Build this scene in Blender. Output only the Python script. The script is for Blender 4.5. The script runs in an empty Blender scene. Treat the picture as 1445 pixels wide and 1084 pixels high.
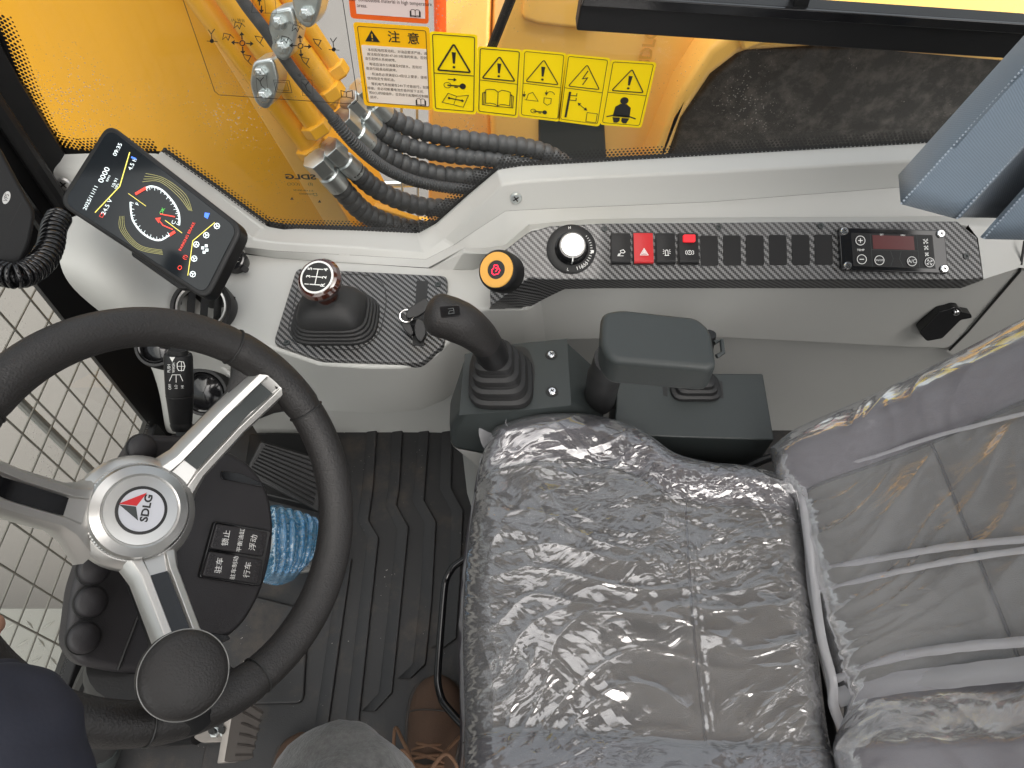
import bpy, bmesh, math, random
from mathutils import Vector as V, Matrix, noise as MN
random.seed(4)
C = bpy.context.scene.collection
# ------------------------------------------------------------------ camera, sky, sun, exposure
F, CX, CY, H = 1002.0, 722.5, 542.0, 1.4
TILT = math.radians(35)
cT, sT = math.cos(TILT), math.sin(TILT)
cam = bpy.data.cameras.new('camera'); cam_o = bpy.data.objects.new('camera', cam); C.objects.link(cam_o)
cam_o.location = (0, 0, H); cam_o.rotation_euler = (TILT, 0, 0)
cam.sensor_width = 36; cam.lens = 36*F/1445; cam.clip_start = .02; cam.clip_end = 500
bpy.context.scene.camera = cam_o
S = bpy.context.scene
W = bpy.data.worlds.new("World"); S.world = W; W.use_nodes = True
nt = W.node_tree; bg = nt.nodes['Background']
sky = nt.nodes.new('ShaderNodeTexSky'); sky.sky_type = 'NISHITA'; sky.sun_disc = False
SUN_EL, SUN_AZ = math.radians(64), math.radians(165)
sky.sun_elevation = SUN_EL; sky.sun_rotation = SUN_AZ
sky.air_density = 1.6; sky.dust_density = 6.0; sky.ozone_density = .6
hs = nt.nodes.new('ShaderNodeHueSaturation'); hs.inputs['Saturation'].default_value = .3
nt.links.new(sky.outputs[0], hs.inputs['Color']); nt.links.new(hs.outputs[0], bg.inputs[0]); bg.inputs[1].default_value = .15
sun = bpy.data.lights.new('sun', 'SUN'); sun_o = bpy.data.objects.new('sun', sun); C.objects.link(sun_o)
sun.energy = 1.5; sun.angle = math.radians(100); sun.color = (1, .95, .88)
sd = V((math.cos(SUN_EL)*math.sin(SUN_AZ), math.cos(SUN_EL)*math.cos(SUN_AZ), math.sin(SUN_EL)))
sun_o.rotation_euler = sd.to_track_quat('Z', 'Y').to_euler()
S.view_settings.view_transform = 'Standard'; S.view_settings.look = 'None'
S.view_settings.gamma = 1; S.view_settings.use_curve_mapping = False
S.view_settings.exposure = 1.0
S.render.engine = 'CYCLES'
S.cycles.use_denoising = True; S.cycles.max_bounces = 8; S.cycles.transparent_max_bounces = 24
S.cycles.diffuse_bounces = 4; S.cycles.glossy_bounces = 3
S.cycles.caustics_reflective = False; S.cycles.caustics_refractive = False

# ------------------------------------------------------------------ photo rays and planes
def ray(px, py):
    u = (px-CX)/F; v = (CY-py)/F
    return V((u, v*cT+sT, v*sT-cT))
def at(px, py, k='d', w=1.0):
    r = ray(px, py)
    if k == 'd': d = w
    elif k == 'z': d = (w-H)/r.z
    elif k == 'y': d = w/r.y
    elif k == 'x': d = w/r.x
    return V((0, 0, H)) + r*d
class Pl:                                # a plane; n points to the viewer's side
    def __init__(s, P0, n): s.P = V(P0); s.n = V(n).normalized()
    def pt(s, px, py, h=0.0):
        r = ray(px, py); o = V((0, 0, H)); p = s.P+s.n*h
        return o + r*((p-o).dot(s.n)/r.dot(s.n))
    def fr(s, px, py, ang=0.0, h=0.0):
        o = s.pt(px, py, h); a = math.radians(ang)
        q = s.pt(px+10*math.cos(a), py-10*math.sin(a), h)
        ex = (q-o); m = ex.length/10; ex.normalize()
        return (o, ex, s.n.cross(ex), s.n), m
def plane3(a, b, c):
    n = (b-a).cross(c-a).normalized()
    if n.dot(V((0, 0, H))-a) < 0: n = -n
    return Pl(a, n)
def frame(o, n, ref=(1, 0, 0)):
    n = V(n).normalized(); ex = V(ref); ex = (ex-n*ex.dot(n)).normalized()
    return (V(o), ex, n.cross(ex), n)
def fp(f, a, b, c=0.0): return f[0]+f[1]*a+f[2]*b+f[3]*c
def catmull(P, k=6, closed=False):
    P = [V(p) for p in P]; n = len(P); out = []
    for i in range(n if closed else n-1):
        g = (lambda j: P[j % n]) if closed else (lambda j: P[min(max(j, 0), n-1)])
        a, b, c, d = g(i-1), g(i), g(i+1), g(i+2)
        for q in range(k):
            t = q/k
            out.append(.5*((2*b)+(c-a)*t+(2*a-5*b+4*c-d)*t*t+(3*b-a-3*c+d)*t**3))
    if not closed: out.append(P[-1])
    return out
def rnd(pts, r, k=4):                    # round the corners of a 2-D outline
    out = []; n = len(pts)
    for i in range(n):
        p = V((pts[i][0], pts[i][1])); a = V((pts[i-1][0], pts[i-1][1]))-p; b = V((pts[(i+1) % n][0], pts[(i+1) % n][1]))-p
        q = min(r, a.length*.45, b.length*.45); a = p+a.normalized()*q; b = p+b.normalized()*q
        for j in range(k+1):
            t = j/k; out.append(tuple(a*(1-t)**2+p*2*t*(1-t)+b*t*t))
    return out
def rrect(w, h, r, k=4):
    return rnd([(-w/2, -h/2), (w/2, -h/2), (w/2, h/2), (-w/2, h/2)], r, k)
def circ(r, n=24, ry=None): return [(r*math.cos(2*math.pi*i/n), (ry or r)*math.sin(2*math.pi*i/n)) for i in range(n)]

# ------------------------------------------------------------------ mesh builder
WL = {}
_tc = {}
def text2d(s, bold=0):
    if (s, bold) in _tc: return _tc[(s, bold)]
    cu = bpy.data.curves.new('t', 'FONT'); cu.body = s; cu.size = 1; cu.align_x = 'CENTER'; cu.align_y = 'CENTER'; cu.resolution_u = 3; cu.offset = bold
    ob = bpy.data.objects.new('t', cu); C.objects.link(ob)
    dg = bpy.context.evaluated_depsgraph_get(); me = bpy.data.meshes.new_from_object(ob.evaluated_get(dg))
    r = ([(v.co.x, v.co.y) for v in me.vertices], [tuple(p.vertices) for p in me.polygons])
    bpy.data.objects.remove(ob); bpy.data.curves.remove(cu); bpy.data.meshes.remove(me)
    _tc[(s, bold)] = r; return r
class MB:
    def __init__(s): s.v = []; s.f = []
    def add(s, vs, fs):
        b = len(s.v); s.v += [V(p) for p in vs]; s.f += [tuple(b+i for i in f) for f in fs]; return s
    def poly(s, P): return s.add(P, [tuple(range(len(P)))])
    def grid(s, rows, closed=False):
        m = len(rows[0]); vs = [p for r in rows for p in r]; fs = []
        for i in range(len(rows)-1):
            for j in range(m if closed else m-1):
                k = (j+1) % m
                fs.append((i*m+j, i*m+k, (i+1)*m+k, (i+1)*m+j))
        return s.add(vs, fs)
    def prism(s, P, d):                   # outline P extruded by vector d (P is the front)
        n = len(P); Q = [p+d for p in P]
        return s.add(list(P)+Q, [tuple(range(n)), tuple(range(2*n-1, n-1, -1))]+[(i, n+i, n+(i+1) % n, (i+1) % n) for i in range(n)])
    def slab(s, pl, pts, t, h=0.0):
        return s.prism([pl.pt(x, y, h) for x, y in pts], -pl.n*t)
    def flat(s, pl, pts, h=0.0): return s.poly([pl.pt(x, y, h) for x, y in pts])
    def fprism(s, f, pts, c0, c1): return s.prism([fp(f, x, y, c1) for x, y in pts], -f[3]*(c1-c0))
    def ffl(s, f, pts, c=0.0): return s.poly([fp(f, x, y, c) for x, y in pts])
    def box(s, lo, hi):
        x0, y0, z0 = lo; x1, y1, z1 = hi
        return s.prism([V((x0, y0, z1)), V((x1, y0, z1)), V((x1, y1, z1)), V((x0, y1, z1))], V((0, 0, z0-z1)))
    def fbox(s, f, lo, hi):
        return s.fprism(f, [(lo[0], lo[1]), (hi[0], lo[1]), (hi[0], hi[1]), (lo[0], hi[1])], lo[2], hi[2])
    def tube(s, P, r, seg=12, closed=False, cap=True, sq=None):
        P = [V(p) for p in P]; n = len(P); R = r if isinstance(r, (list, tuple)) else [r]*n; rows = []
        t0 = (P[1]-P[0]).normalized(); u = t0.orthogonal().normalized()
        for i in range(n):
            if closed: t = (P[(i+1) % n]-P[i-1]).normalized()
            else: t = (P[min(i+1, n-1)]-P[max(i-1, 0)]).normalized()
            u = (u-t*u.dot(t)).normalized(); w = t.cross(u)
            rows.append([P[i]+(u*math.cos(2*math.pi*k/seg)+w*math.sin(2*math.pi*k/seg))*R[i] for k in range(seg)])
        if closed: rows.append(rows[0])
        b = len(s.v); s.grid(rows, True)
        if cap and not closed:
            s.f.append(tuple(b+k for k in range(seg-1, -1, -1))); e = b+(n-1)*seg; s.f.append(tuple(e+k for k in range(seg)))
        return s
    def lathe(s, f, prof, seg=32, cap=True):
        rows = [[fp(f, r*math.cos(2*math.pi*k/seg), r*math.sin(2*math.pi*k/seg), h) for k in range(seg)] for r, h in prof]
        b = len(s.v); s.grid(rows, True)
        if cap:
            s.f.append(tuple(b+k for k in range(seg-1, -1, -1))); e = b+(len(prof)-1)*seg; s.f.append(tuple(e+k for k in range(seg)))
        return s
    def text(s, f, t, size, mirror=False, c=0.0, sy=1.0, sx=1.0, bold=0):
        vs, fs = text2d(t, bold); m = (-1 if mirror else 1)*sx
        return s.add([fp(f, x*size*m, y*size*sy, c) for x, y in vs], fs)
    def ptext(s, pl, px, py, t, size, ang=0.0, mirror=False, h=.001, sx=1.0, sy=1.0, bold=0):   # size in photo pixels
        f, m = pl.fr(px, py, ang, h); return s.text(f, t, size*m, mirror, 0, sy, sx, bold)
    def line(s, P, w, n, closed=False):   # flat ribbon of width w lying in the plane of normal n
        P = [V(p) for p in P]; N = len(P); rows = []
        for i in range(N):
            a = P[i-1] if (closed or i) else P[i]; b = P[(i+1) % N] if (closed or i < N-1) else P[i]
            d1 = (P[i]-a).normalized() if (P[i]-a).length > 1e-9 else (b-P[i]).normalized()
            d2 = (b-P[i]).normalized() if (b-P[i]).length > 1e-9 else d1
            t = d1+d2; t = t.normalized() if t.length > 1e-6 else d1
            q = n.cross(t); k = 1/max(.5, abs(t.dot(d1)))
            rows.append([P[i]+q*w*.5*k, P[i]-q*w*.5*k])
        if closed: rows.append(rows[0])
        return s.grid(rows)
    def pline(s, pl, pts, w, h=.001, closed=False):
        m = (pl.pt(pts[0][0]+5, pts[0][1], h)-pl.pt(pts[0][0], pts[0][1], h)).length/5
        return s.line([pl.pt(x, y, h) for x, y in pts], w*m, pl.n, closed)
    def fline(s, f, pts, w, c=0.0, closed=False): return s.line([fp(f, x, y, c) for x, y in pts], w, f[3], closed)
    def build(s, name, mat, parent=None, bevel=0, seg=2, sharp=35, sub=0, uv=None, solid=0, smooth=True, flip=True):
        me = bpy.data.meshes.new(name); me.from_pydata([tuple(p) for p in s.v], [], s.f); me.validate()
        if flip:
            bm = bmesh.new(); bm.from_mesh(me); bmesh.ops.recalc_face_normals(bm, faces=bm.faces); bm.to_mesh(me); bm.free()
        o = bpy.data.objects.new(name, me); C.objects.link(o); me.materials.append(mat)
        if uv:
            l = me.uv_layers.new(name='UVMap')
            for p in me.polygons:
                n = p.normal; a, b, c = abs(n.dot(uv[1])), abs(n.dot(uv[2])), abs(n.dot(uv[3]))
                for li in p.loop_indices:
                    q = me.vertices[me.loops[li].vertex_index].co-uv[0]; x, y, z = q.dot(uv[1]), q.dot(uv[2]), q.dot(uv[3])
                    l.data[li].uv = (x, y) if c >= a and c >= b else ((x, y+z) if b >= a else (y+z, x))
        if smooth:
            for p in me.polygons: p.use_smooth = True
            if not bevel and not sub: me.set_sharp_from_angle(angle=math.radians(sharp))
        if solid: m = o.modifiers.new('s', 'SOLIDIFY'); m.thickness = solid; m.offset = 0
        if bevel:
            m = o.modifiers.new('b', 'BEVEL'); m.width = bevel; m.segments = seg; m.limit_method = 'ANGLE'; m.angle_limit = math.radians(32); m.harden_normals = True; m.use_clamp_overlap = True
        if sub: m = o.modifiers.new('u', 'SUBSURF'); m.levels = sub; m.render_levels = sub
        WL[o] = V((0, 0, 0))
        if parent: o.parent = parent; o.location = -WL[parent]
        return o
def tag(o, label=None, cat=None, group=None, kind=None):
    if label: o['label'] = label
    if cat: o['category'] = cat
    if group: o['group'] = group
    if kind: o['kind'] = kind
    return o
def T(name, label, cat, loc=(0, 0, 0), group=None):
    o = bpy.data.objects.new(name, None); o.empty_display_size = .05; C.objects.link(o); o.location = loc; WL[o] = V(loc)
    return tag(o, label, cat, group)
def dup(root, off, label=None):
    def rec(o, par):
        c = o.copy(); C.objects.link(c)
        if par: c.parent = par
        for ch in [x for x in bpy.data.objects if x.parent == o]: rec(ch, c)
        return c
    r = rec(root, None); r.location = root.location+V(off); WL[r] = WL[root]+V(off)
    if label: r['label'] = label
    return r

# ------------------------------------------------------------------ materials
def mat(name, col, rough=.5, metal=0, bump=None, var=0, vscale=8, coat=0, spec=.5, emit=0, aniso=None, dirt=None, sheen=0):
    m = bpy.data.materials.new(name); m.use_nodes = True; t = m.node_tree; b = t.nodes['Principled BSDF']
    b.inputs['Base Color'].default_value = (*col, 1); b.inputs['Roughness'].default_value = rough; b.inputs['Metallic'].default_value = metal
    b.inputs['Coat Weight'].default_value = coat; b.inputs['Specular IOR Level'].default_value = spec; b.inputs['Sheen Weight'].default_value = sheen
    b.inputs['Coat Roughness'].default_value = .08
    tc = t.nodes.new('ShaderNodeTexCoord'); co = tc.outputs['Object']
    if emit: b.inputs['Emission Color'].default_value = (*col, 1); b.inputs['Emission Strength'].default_value = emit
    last = None
    if var:
        n = t.nodes.new('ShaderNodeTexNoise'); n.inputs['Scale'].default_value = vscale; n.inputs['Detail'].default_value = 6; t.links.new(co, n.inputs['Vector'])
        mx = t.nodes.new('ShaderNodeMix'); mx.data_type = 'RGBA'
        mx.inputs[6].default_value = (*[c*(1-var) for c in col], 1); mx.inputs[7].default_value = (*[min(1, c*(1+var)) for c in col], 1)
        t.links.new(n.outputs[0], mx.inputs[0]); last = mx.outputs[2]
        rr = t.nodes.new('ShaderNodeMapRange'); rr.inputs[3].default_value = max(.02, rough-.08); rr.inputs[4].default_value = min(1, rough+.1)
        t.links.new(n.outputs[0], rr.inputs[0]); t.links.new(rr.outputs[0], b.inputs['Roughness'])
    if dirt:                                # (colour, scale, threshold, amount)
        n = t.nodes.new('ShaderNodeTexNoise'); n.inputs['Scale'].default_value = dirt[1]; n.inputs['Detail'].default_value = 9; n.inputs['Roughness'].default_value = .7; t.links.new(co, n.inputs['Vector'])
        r = t.nodes.new('ShaderNodeMapRange'); r.inputs[1].default_value = dirt[2]; r.inputs[2].default_value = dirt[2]+.2; r.inputs[4].default_value = dirt[3]; t.links.new(n.outputs[0], r.inputs[0])
        mx = t.nodes.new('ShaderNodeMix'); mx.data_type = 'RGBA'; mx.inputs[6].default_value = (*col, 1); mx.inputs[7].default_value = (*dirt[0], 1)
        if last: t.links.new(last, mx.inputs[6])
        t.links.new(r.outputs[0], mx.inputs[0]); last = mx.outputs[2]
        if len(dirt) > 4:                   # grit specks
            v = t.nodes.new('ShaderNodeTexVoronoi'); v.inputs['Scale'].default_value = dirt[4]; t.links.new(co, v.inputs['Vector'])
            n2 = t.nodes.new('ShaderNodeTexNoise'); n2.inputs['Scale'].default_value = dirt[4]*.13; t.links.new(co, n2.inputs['Vector'])
            th = t.nodes.new('ShaderNodeMapRange'); th.inputs[1].default_value = .5; th.inputs[2].default_value = .8; th.inputs[4].default_value = .16; t.links.new(n2.outputs[0], th.inputs[0])
            lt = t.nodes.new('ShaderNodeMath'); lt.operation = 'LESS_THAN'; t.links.new(v.outputs['Distance'], lt.inputs[0]); t.links.new(th.outputs[0], lt.inputs[1])
            mx = t.nodes.new('ShaderNodeMix'); mx.data_type = 'RGBA'; mx.inputs[7].default_value = (.42, .40, .37, 1); t.links.new(last, mx.inputs[6])
            t.links.new(lt.outputs[0], mx.inputs[0]); last = mx.outputs[2]
    if last: t.links.new(last, b.inputs['Base Color'])
    if bump:
        n = t.nodes.new('ShaderNodeTexNoise'); n.inputs['Scale'].default_value = bump[0]; n.inputs['Detail'].default_value = 3; t.links.new(co, n.inputs['Vector'])
        bp = t.nodes.new('ShaderNodeBump'); bp.inputs['Strength'].default_value = bump[1]; bp.inputs['Distance'].default_value = .001
        t.links.new(n.outputs[0], bp.inputs['Height']); t.links.new(bp.outputs[0], b.inputs['Normal'])
    return m
M = {}
M['grey'] = mat('light_grey_plastic', (.44, .44, .42), .5, bump=(900, .12), var=.03, vscale=4)
M['dgrey'] = mat('mid_grey_plastic', (.39, .39, .375), .55, bump=(900, .12), var=.03)
M['black'] = mat('black_plastic', (.009, .009, .0095), .45, bump=(700, .15), var=.15, spec=.35)
M['gloss'] = mat('gloss_black', (.008, .008, .009), .12)
M['rubber'] = mat('black_rubber', (.013, .013, .0135), .55, bump=(350, .2), var=.15)
M['leather'] = mat('wheel_leather', (.017, .0155, .015), .5, bump=(420, .8), var=.12)
M['dash'] = mat('dash_plastic', (.022, .020, .022), .5, bump=(900, .3), var=.08)
M['slate'] = mat('slate_plastic', (.030, .036, .036), .48, bump=(1000, .2), var=.06)
M['silver'] = mat('brushed_alloy', (.50, .50, .49), .36, 1, bump=(1200, .05))
M['satin'] = mat('satin_silver_paint', (.56, .55, .53), .36, .8)
M['chrome'] = mat('chrome', (.75, .75, .75), .14, 1)
M['zinc'] = mat('zinc_plating', (.62, .66, .66), .3, .85, var=.12, vscale=60)
M['yellow'] = mat('machine_yellow', (.84, .41, .018), .34, var=.05, vscale=3, coat=.2)
M['yellow2'] = mat('hood_yellow', (.98, .56, .13), .3, var=.05, vscale=2, coat=.3)
M['hose'] = mat('hose_rubber', (.058, .060, .063), .5, bump=(300, .15), spec=.5, dirt=((.16, .15, .14), 40, .52, .3, 260))
M['orange'] = mat('orange_paint', (.75, .12, .03), .4)
M['white'] = mat('white_print', (.82, .82, .80), .5)
M['ink'] = mat('black_ink', (.012, .012, .012), .5)
M['lemon'] = mat('sticker_yellow', (.88, .72, .01), .45)
M['amber'] = mat('sticker_amber', (.90, .50, .01), .45)
M['redor'] = mat('sticker_orange_red', (.80, .13, .02), .45)
M['red'] = mat('red_plastic', (.50, .012, .016), .42)
M['redglow'] = mat('red_lens', (.9, .02, .03), .3, emit=.35)
M['redtxt'] = mat('red_backlit', (.9, .01, .05), .3, emit=.9)
M['wood'] = mat('wood_knob', (.045, .012, .007), .12, coat=1, var=.6, vscale=35)
M['ochre'] = mat('ochre_ring', (.70, .36, .06), .4)
M['floor'] = mat('floor_rubber', (.021, .021, .022), .6, bump=(500, .35), var=.1, dirt=((.10, .075, .055), 14, .50, .4, 170))
M['matrub'] = mat('mat_rubber', (.020, .020, .021), .55, bump=(500, .35), dirt=((.10, .075, .055), 9, .52, .5, 130))
M['fabric'] = mat('seat_fabric', (.098, .094, .082), .9, bump=(900, .8), var=.1, sheen=.2)
M['vinyl'] = mat('seat_vinyl', (.066, .058, .070), .6, bump=(600, .4))
M['thread'] = mat('thread', (.02, .02, .02), .8)
M['denim'] = mat('grey_cloth', (.085, .085, .082), .95, bump=(300, 1.0), var=.9, vscale=130, sheen=.3)
M['navy'] = mat('navy_cloth', (.012, .014, .026), .75, bump=(300, .2), var=.2)
M['skin'] = mat('skin', (.52, .27, .18), .5, bump=(200, .1))
M['suede'] = mat('brown_suede', (.075, .042, .026), .85, bump=(400, .6), var=.25, vscale=30)
M['lace'] = mat('boot_lace', (.15, .08, .045), .8)
M['sole'] = mat('boot_sole', (.038, .032, .028), .8)
M['concrete'] = mat('concrete', (.16, .15, .138), .85, var=.12, vscale=3, bump=(60, .3), dirt=((.20, .17, .15), 30, .66, .6))
M['tread'] = mat('tread_plate', (.18, .18, .165), .55, .3, var=.1, vscale=6)
M['steel'] = mat('grey_steel', (.30, .30, .29), .5, .5)
M['pedalsteel'] = mat('worn_steel', (.26, .24, .22), .5, .7, var=.2, vscale=60)
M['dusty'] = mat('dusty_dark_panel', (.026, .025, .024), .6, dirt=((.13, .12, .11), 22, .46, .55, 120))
def weave(name, c1, c2, scale, rough=.85):   # ribbed cloth
    m = mat(name, c1, rough, bump=(900, .5), var=.12, sheen=.3); t = m.node_tree; b = t.nodes['Principled BSDF']
    w = t.nodes.new('ShaderNodeTexWave'); w.inputs['Scale'].default_value = scale; w.bands_direction = 'DIAGONAL'
    tc = t.nodes.new('ShaderNodeTexCoord'); t.links.new(tc.outputs['Object'], w.inputs[0])
    mx = t.nodes.new('ShaderNodeMix'); mx.data_type = 'RGBA'; mx.inputs[6].default_value = (*c1, 1); mx.inputs[7].default_value = (*c2, 1)
    t.links.new(w.outputs[0], mx.inputs[0]); t.links.new(mx.outputs[2], b.inputs['Base Color'])
    return m
M['curtain'] = weave('curtain_cloth', (.15, .195, .245), (.19, .245, .30), 160)
def carbon():
    m = mat('carbon_print', (.02, .02, .02), .3, coat=.25); t = m.node_tree; b = t.nodes['Principled BSDF']
    uv = t.nodes.new('ShaderNodeUVMap'); sp = t.nodes.new('ShaderNodeSeparateXYZ'); t.links.new(uv.outputs[0], sp.inputs[0])
    def mth(op, a, bb=None):
        n = t.nodes.new('ShaderNodeMath'); n.operation = op
        for i, x in enumerate((a, bb)):
            if x is None: continue
            if isinstance(x, (int, float)): n.inputs[i].default_value = x
            else: t.links.new(x, n.inputs[i])
        return n.outputs[0]
    c = 1/.0027
    x = mth('MULTIPLY', sp.outputs[0], c); y = mth('MULTIPLY', sp.outputs[1], c)
    fx, fy = mth('FLOOR', x), mth('FLOOR', y)
    k = mth('FLOORED_MODULO', mth('ADD', fx, fy), 4)
    warp = mth('LESS_THAN', k, 1.5)
    # each tow is rounded: bright along its middle
    px_ = mth('ABSOLUTE', mth('SUBTRACT', mth('FRACT', x), .5)); py_ = mth('ABSOLUTE', mth('SUBTRACT', mth('FRACT', y), .5))
    mx = t.nodes.new('ShaderNodeMix'); mx.data_type = 'RGBA'; mx.inputs[6].default_value = (.006, .006, .0065, 1); mx.inputs[7].default_value = (.15, .15, .15, 1)
    t.links.new(warp, mx.inputs[0]); t.links.new(mx.outputs[2], b.inputs['Base Color'])
    hgt = t.nodes.new('ShaderNodeMix'); t.links.new(warp, hgt.inputs[0]); t.links.new(px_, hgt.inputs[2]); t.links.new(py_, hgt.inputs[3])
    bp = t.nodes.new('ShaderNodeBump'); bp.inputs['Strength'].default_value = .5; bp.inputs['Distance'].default_value = -.0015
    t.links.new(hgt.outputs[0], bp.inputs['Height']); t.links.new(bp.outputs[0], b.inputs['Normal'])
    return m
M['carbon'] = carbon()
def glassm(name, gain=.8, tint=(.97, .985, .975), dust=.0, rough=.0):
    m = bpy.data.materials.new(name); m.use_nodes = True; t = m.node_tree; t.nodes.clear()
    out = t.nodes.new('ShaderNodeOutputMaterial'); tr = t.nodes.new('ShaderNodeBsdfTransparent'); tr.inputs[0].default_value = (*tint, 1)
    gl = t.nodes.new('ShaderNodeBsdfGlossy'); gl.inputs['Roughness'].default_value = rough
    fr = t.nodes.new('ShaderNodeFresnel'); fr.inputs[0].default_value = 1.45
    mu = t.nodes.new('ShaderNodeMath'); mu.operation = 'MULTIPLY'; mu.inputs[1].default_value = gain; t.links.new(fr.outputs[0], mu.inputs[0])
    mx = t.nodes.new('ShaderNodeMixShader'); t.links.new(mu.outputs[0], mx.inputs[0]); t.links.new(tr.outputs[0], mx.inputs[1]); t.links.new(gl.outputs[0], mx.inputs[2]); last = mx
    if dust:
        tc = t.nodes.new('ShaderNodeTexCoord')
        v = t.nodes.new('ShaderNodeTexVoronoi'); v.inputs['Scale'].default_value = 210; t.links.new(tc.outputs['Object'], v.inputs['Vector'])
        n = t.nodes.new('ShaderNodeTexNoise'); n.inputs['Scale'].default_value = 6; n.inputs['Detail'].default_value = 7; t.links.new(tc.outputs['Object'], n.inputs['Vector'])
        th = t.nodes.new('ShaderNodeMapRange'); th.inputs[1].default_value = .44; th.inputs[2].default_value = .75; th.inputs[4].default_value = .30; t.links.new(n.outputs[0], th.inputs[0])
        lt = t.nodes.new('ShaderNodeMath'); lt.operation = 'LESS_THAN'; t.links.new(v.outputs['Distance'], lt.inputs[0]); t.links.new(th.outputs[0], lt.inputs[1])
        ml = t.nodes.new('ShaderNodeMath'); ml.operation = 'MULTIPLY_ADD'; ml.inputs[1].default_value = dust*14; t.links.new(lt.outputs[0], ml.inputs[0])
        m2 = t.nodes.new('ShaderNodeMath'); m2.operation = 'MULTIPLY'; m2.inputs[1].default_value = dust; t.links.new(n.outputs[0], m2.inputs[0]); t.links.new(m2.outputs[0], ml.inputs[2])
        df = t.nodes.new('ShaderNodeBsdfDiffuse'); df.inputs[0].default_value = (.6, .58, .53, 1)
        m3 = t.nodes.new('ShaderNodeMixShader'); t.links.new(ml.outputs[0], m3.inputs[0]); t.links.new(mx.outputs[0], m3.inputs[1]); t.links.new(df.outputs[0], m3.inputs[2]); last = m3
    t.links.new(last.outputs[0], out.inputs[0]); return m
M['glass'] = glassm('side_glass', .5, dust=.026)
M['fglass'] = glassm('front_glass', .6, tint=(.93, .95, .92), dust=.03)
M['film0'] = glassm('decal_film', .5, tint=(.98, .98, .98), dust=.015)
def film(name, haze=.07, gain=1.5, rough=.1, big=16, small=60, tilt=.5, tint=(.97, .965, .98), rot=-.27):
    # crumpled film: small flat facets, each tilted its own way
    m = bpy.data.materials.new(name); m.use_nodes = True; t = m.node_tree; t.nodes.clear(); L = t.links.new; N = t.nodes.new
    out = N('ShaderNodeOutputMaterial'); tr = N('ShaderNodeBsdfTransparent'); tr.inputs[0].default_value = (*tint, 1)
    gl = N('ShaderNodeBsdfGlossy'); gl.inputs['Roughness'].default_value = rough
    tc = N('ShaderNodeTexCoord'); ns = N('ShaderNodeTexNoise'); ns.inputs['Scale'].default_value = 7; ns.inputs['Detail'].default_value = 3; L(tc.outputs['Object'], ns.inputs['Vector'])
    ad = N('ShaderNodeVectorMath'); ad.operation = 'MULTIPLY_ADD'; ad.inputs[1].default_value = (.09, .09, .09); L(ns.outputs['Color'], ad.inputs[0]); L(tc.outputs['Object'], ad.inputs[2])
    def layer(scale, st, r, amt, mask, soft=False):
        mp = N('ShaderNodeMapping'); mp.inputs['Rotation'].default_value = (0, 0, r); L(ad.outputs[0], mp.inputs[0])
        mp2 = N('ShaderNodeMapping'); mp2.inputs['Scale'].default_value = st; L(mp.outputs[0], mp2.inputs[0])
        v = N('ShaderNodeTexNoise' if soft else 'ShaderNodeTexVoronoi'); v.inputs['Scale'].default_value = scale; L(mp2.outputs[0], v.inputs['Vector'])
        if soft: v.inputs['Detail'].default_value = 2.5; v.inputs['Roughness'].default_value = .6; amt *= 2.4
        s_ = N('ShaderNodeVectorMath'); s_.operation = 'SUBTRACT'; s_.inputs[1].default_value = (.5, .5, .5); L(v.outputs['Color'], s_.inputs[0])
        n2 = N('ShaderNodeTexNoise'); n2.inputs['Scale'].default_value = mask; n2.inputs['Detail'].default_value = 2; L(ad.outputs[0], n2.inputs['Vector'])
        mr = N('ShaderNodeMapRange'); mr.inputs[1].default_value = .42; mr.inputs[2].default_value = .60; mr.inputs[3].default_value = amt*.10; mr.inputs[4].default_value = amt; L(n2.outputs[0], mr.inputs[0])
        sc = N('ShaderNodeVectorMath'); sc.operation = 'SCALE'; L(s_.outputs[0], sc.inputs[0]); L(mr.outputs[0], sc.inputs['Scale']); return sc.outputs[0]
    ge = N('ShaderNodeNewGeometry'); acc = ge.outputs['Normal']
    for a in ((big, (.65, 10, 2), rot, tilt, 4), (small, (.45, 7, 1.5), rot+.5, tilt*.9, 5, True), (small*1.3, (.4, 8, 1.5), rot-.18, tilt*.9, 6, True), (small*1.1, (.5, 6, 1.5), rot+.9, tilt*.5, 7)):
        q = N('ShaderNodeVectorMath'); q.operation = 'ADD'; L(acc, q.inputs[0]); L(layer(*a), q.inputs[1]); acc = q.outputs[0]
    nm = N('ShaderNodeVectorMath'); nm.operation = 'NORMALIZE'; L(acc, nm.inputs[0])
    fr = N('ShaderNodeFresnel'); fr.inputs[0].default_value = 1.5; L(nm.outputs[0], fr.inputs['Normal']); L(nm.outputs[0], gl.inputs['Normal'])
    mu = N('ShaderNodeMath'); mu.operation = 'MULTIPLY'; mu.inputs[1].default_value = gain; mu.use_clamp = True; L(fr.outputs[0], mu.inputs[0])
    mx = N('ShaderNodeMixShader'); L(mu.outputs[0], mx.inputs[0]); L(tr.outputs[0], mx.inputs[1]); L(gl.outputs[0], mx.inputs[2])
    df = N('ShaderNodeBsdfDiffuse'); df.inputs[0].default_value = (.75, .75, .78, 1)
    m3 = N('ShaderNodeMixShader'); m3.inputs[0].default_value = haze; L(mx.outputs[0], m3.inputs[1]); L(df.outputs[0], m3.inputs[2])
    L(m3.outputs[0], out.inputs[0]); return m
M['film'] = film('clear_cover', .085, 4.2, .125, 6.5, 21, .46)
M['film2'] = film('clear_cover_back', .14, .9, .17, 6, 24, .19)
M['fold'] = film('clear_cover_doubled', .32, 1.6, .16, 20, 70, .5)
M['bluefilm'] = film('blue_film', .25, 2.0, .14, 30, 90, .6, tint=(.16, .52, .88))
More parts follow.
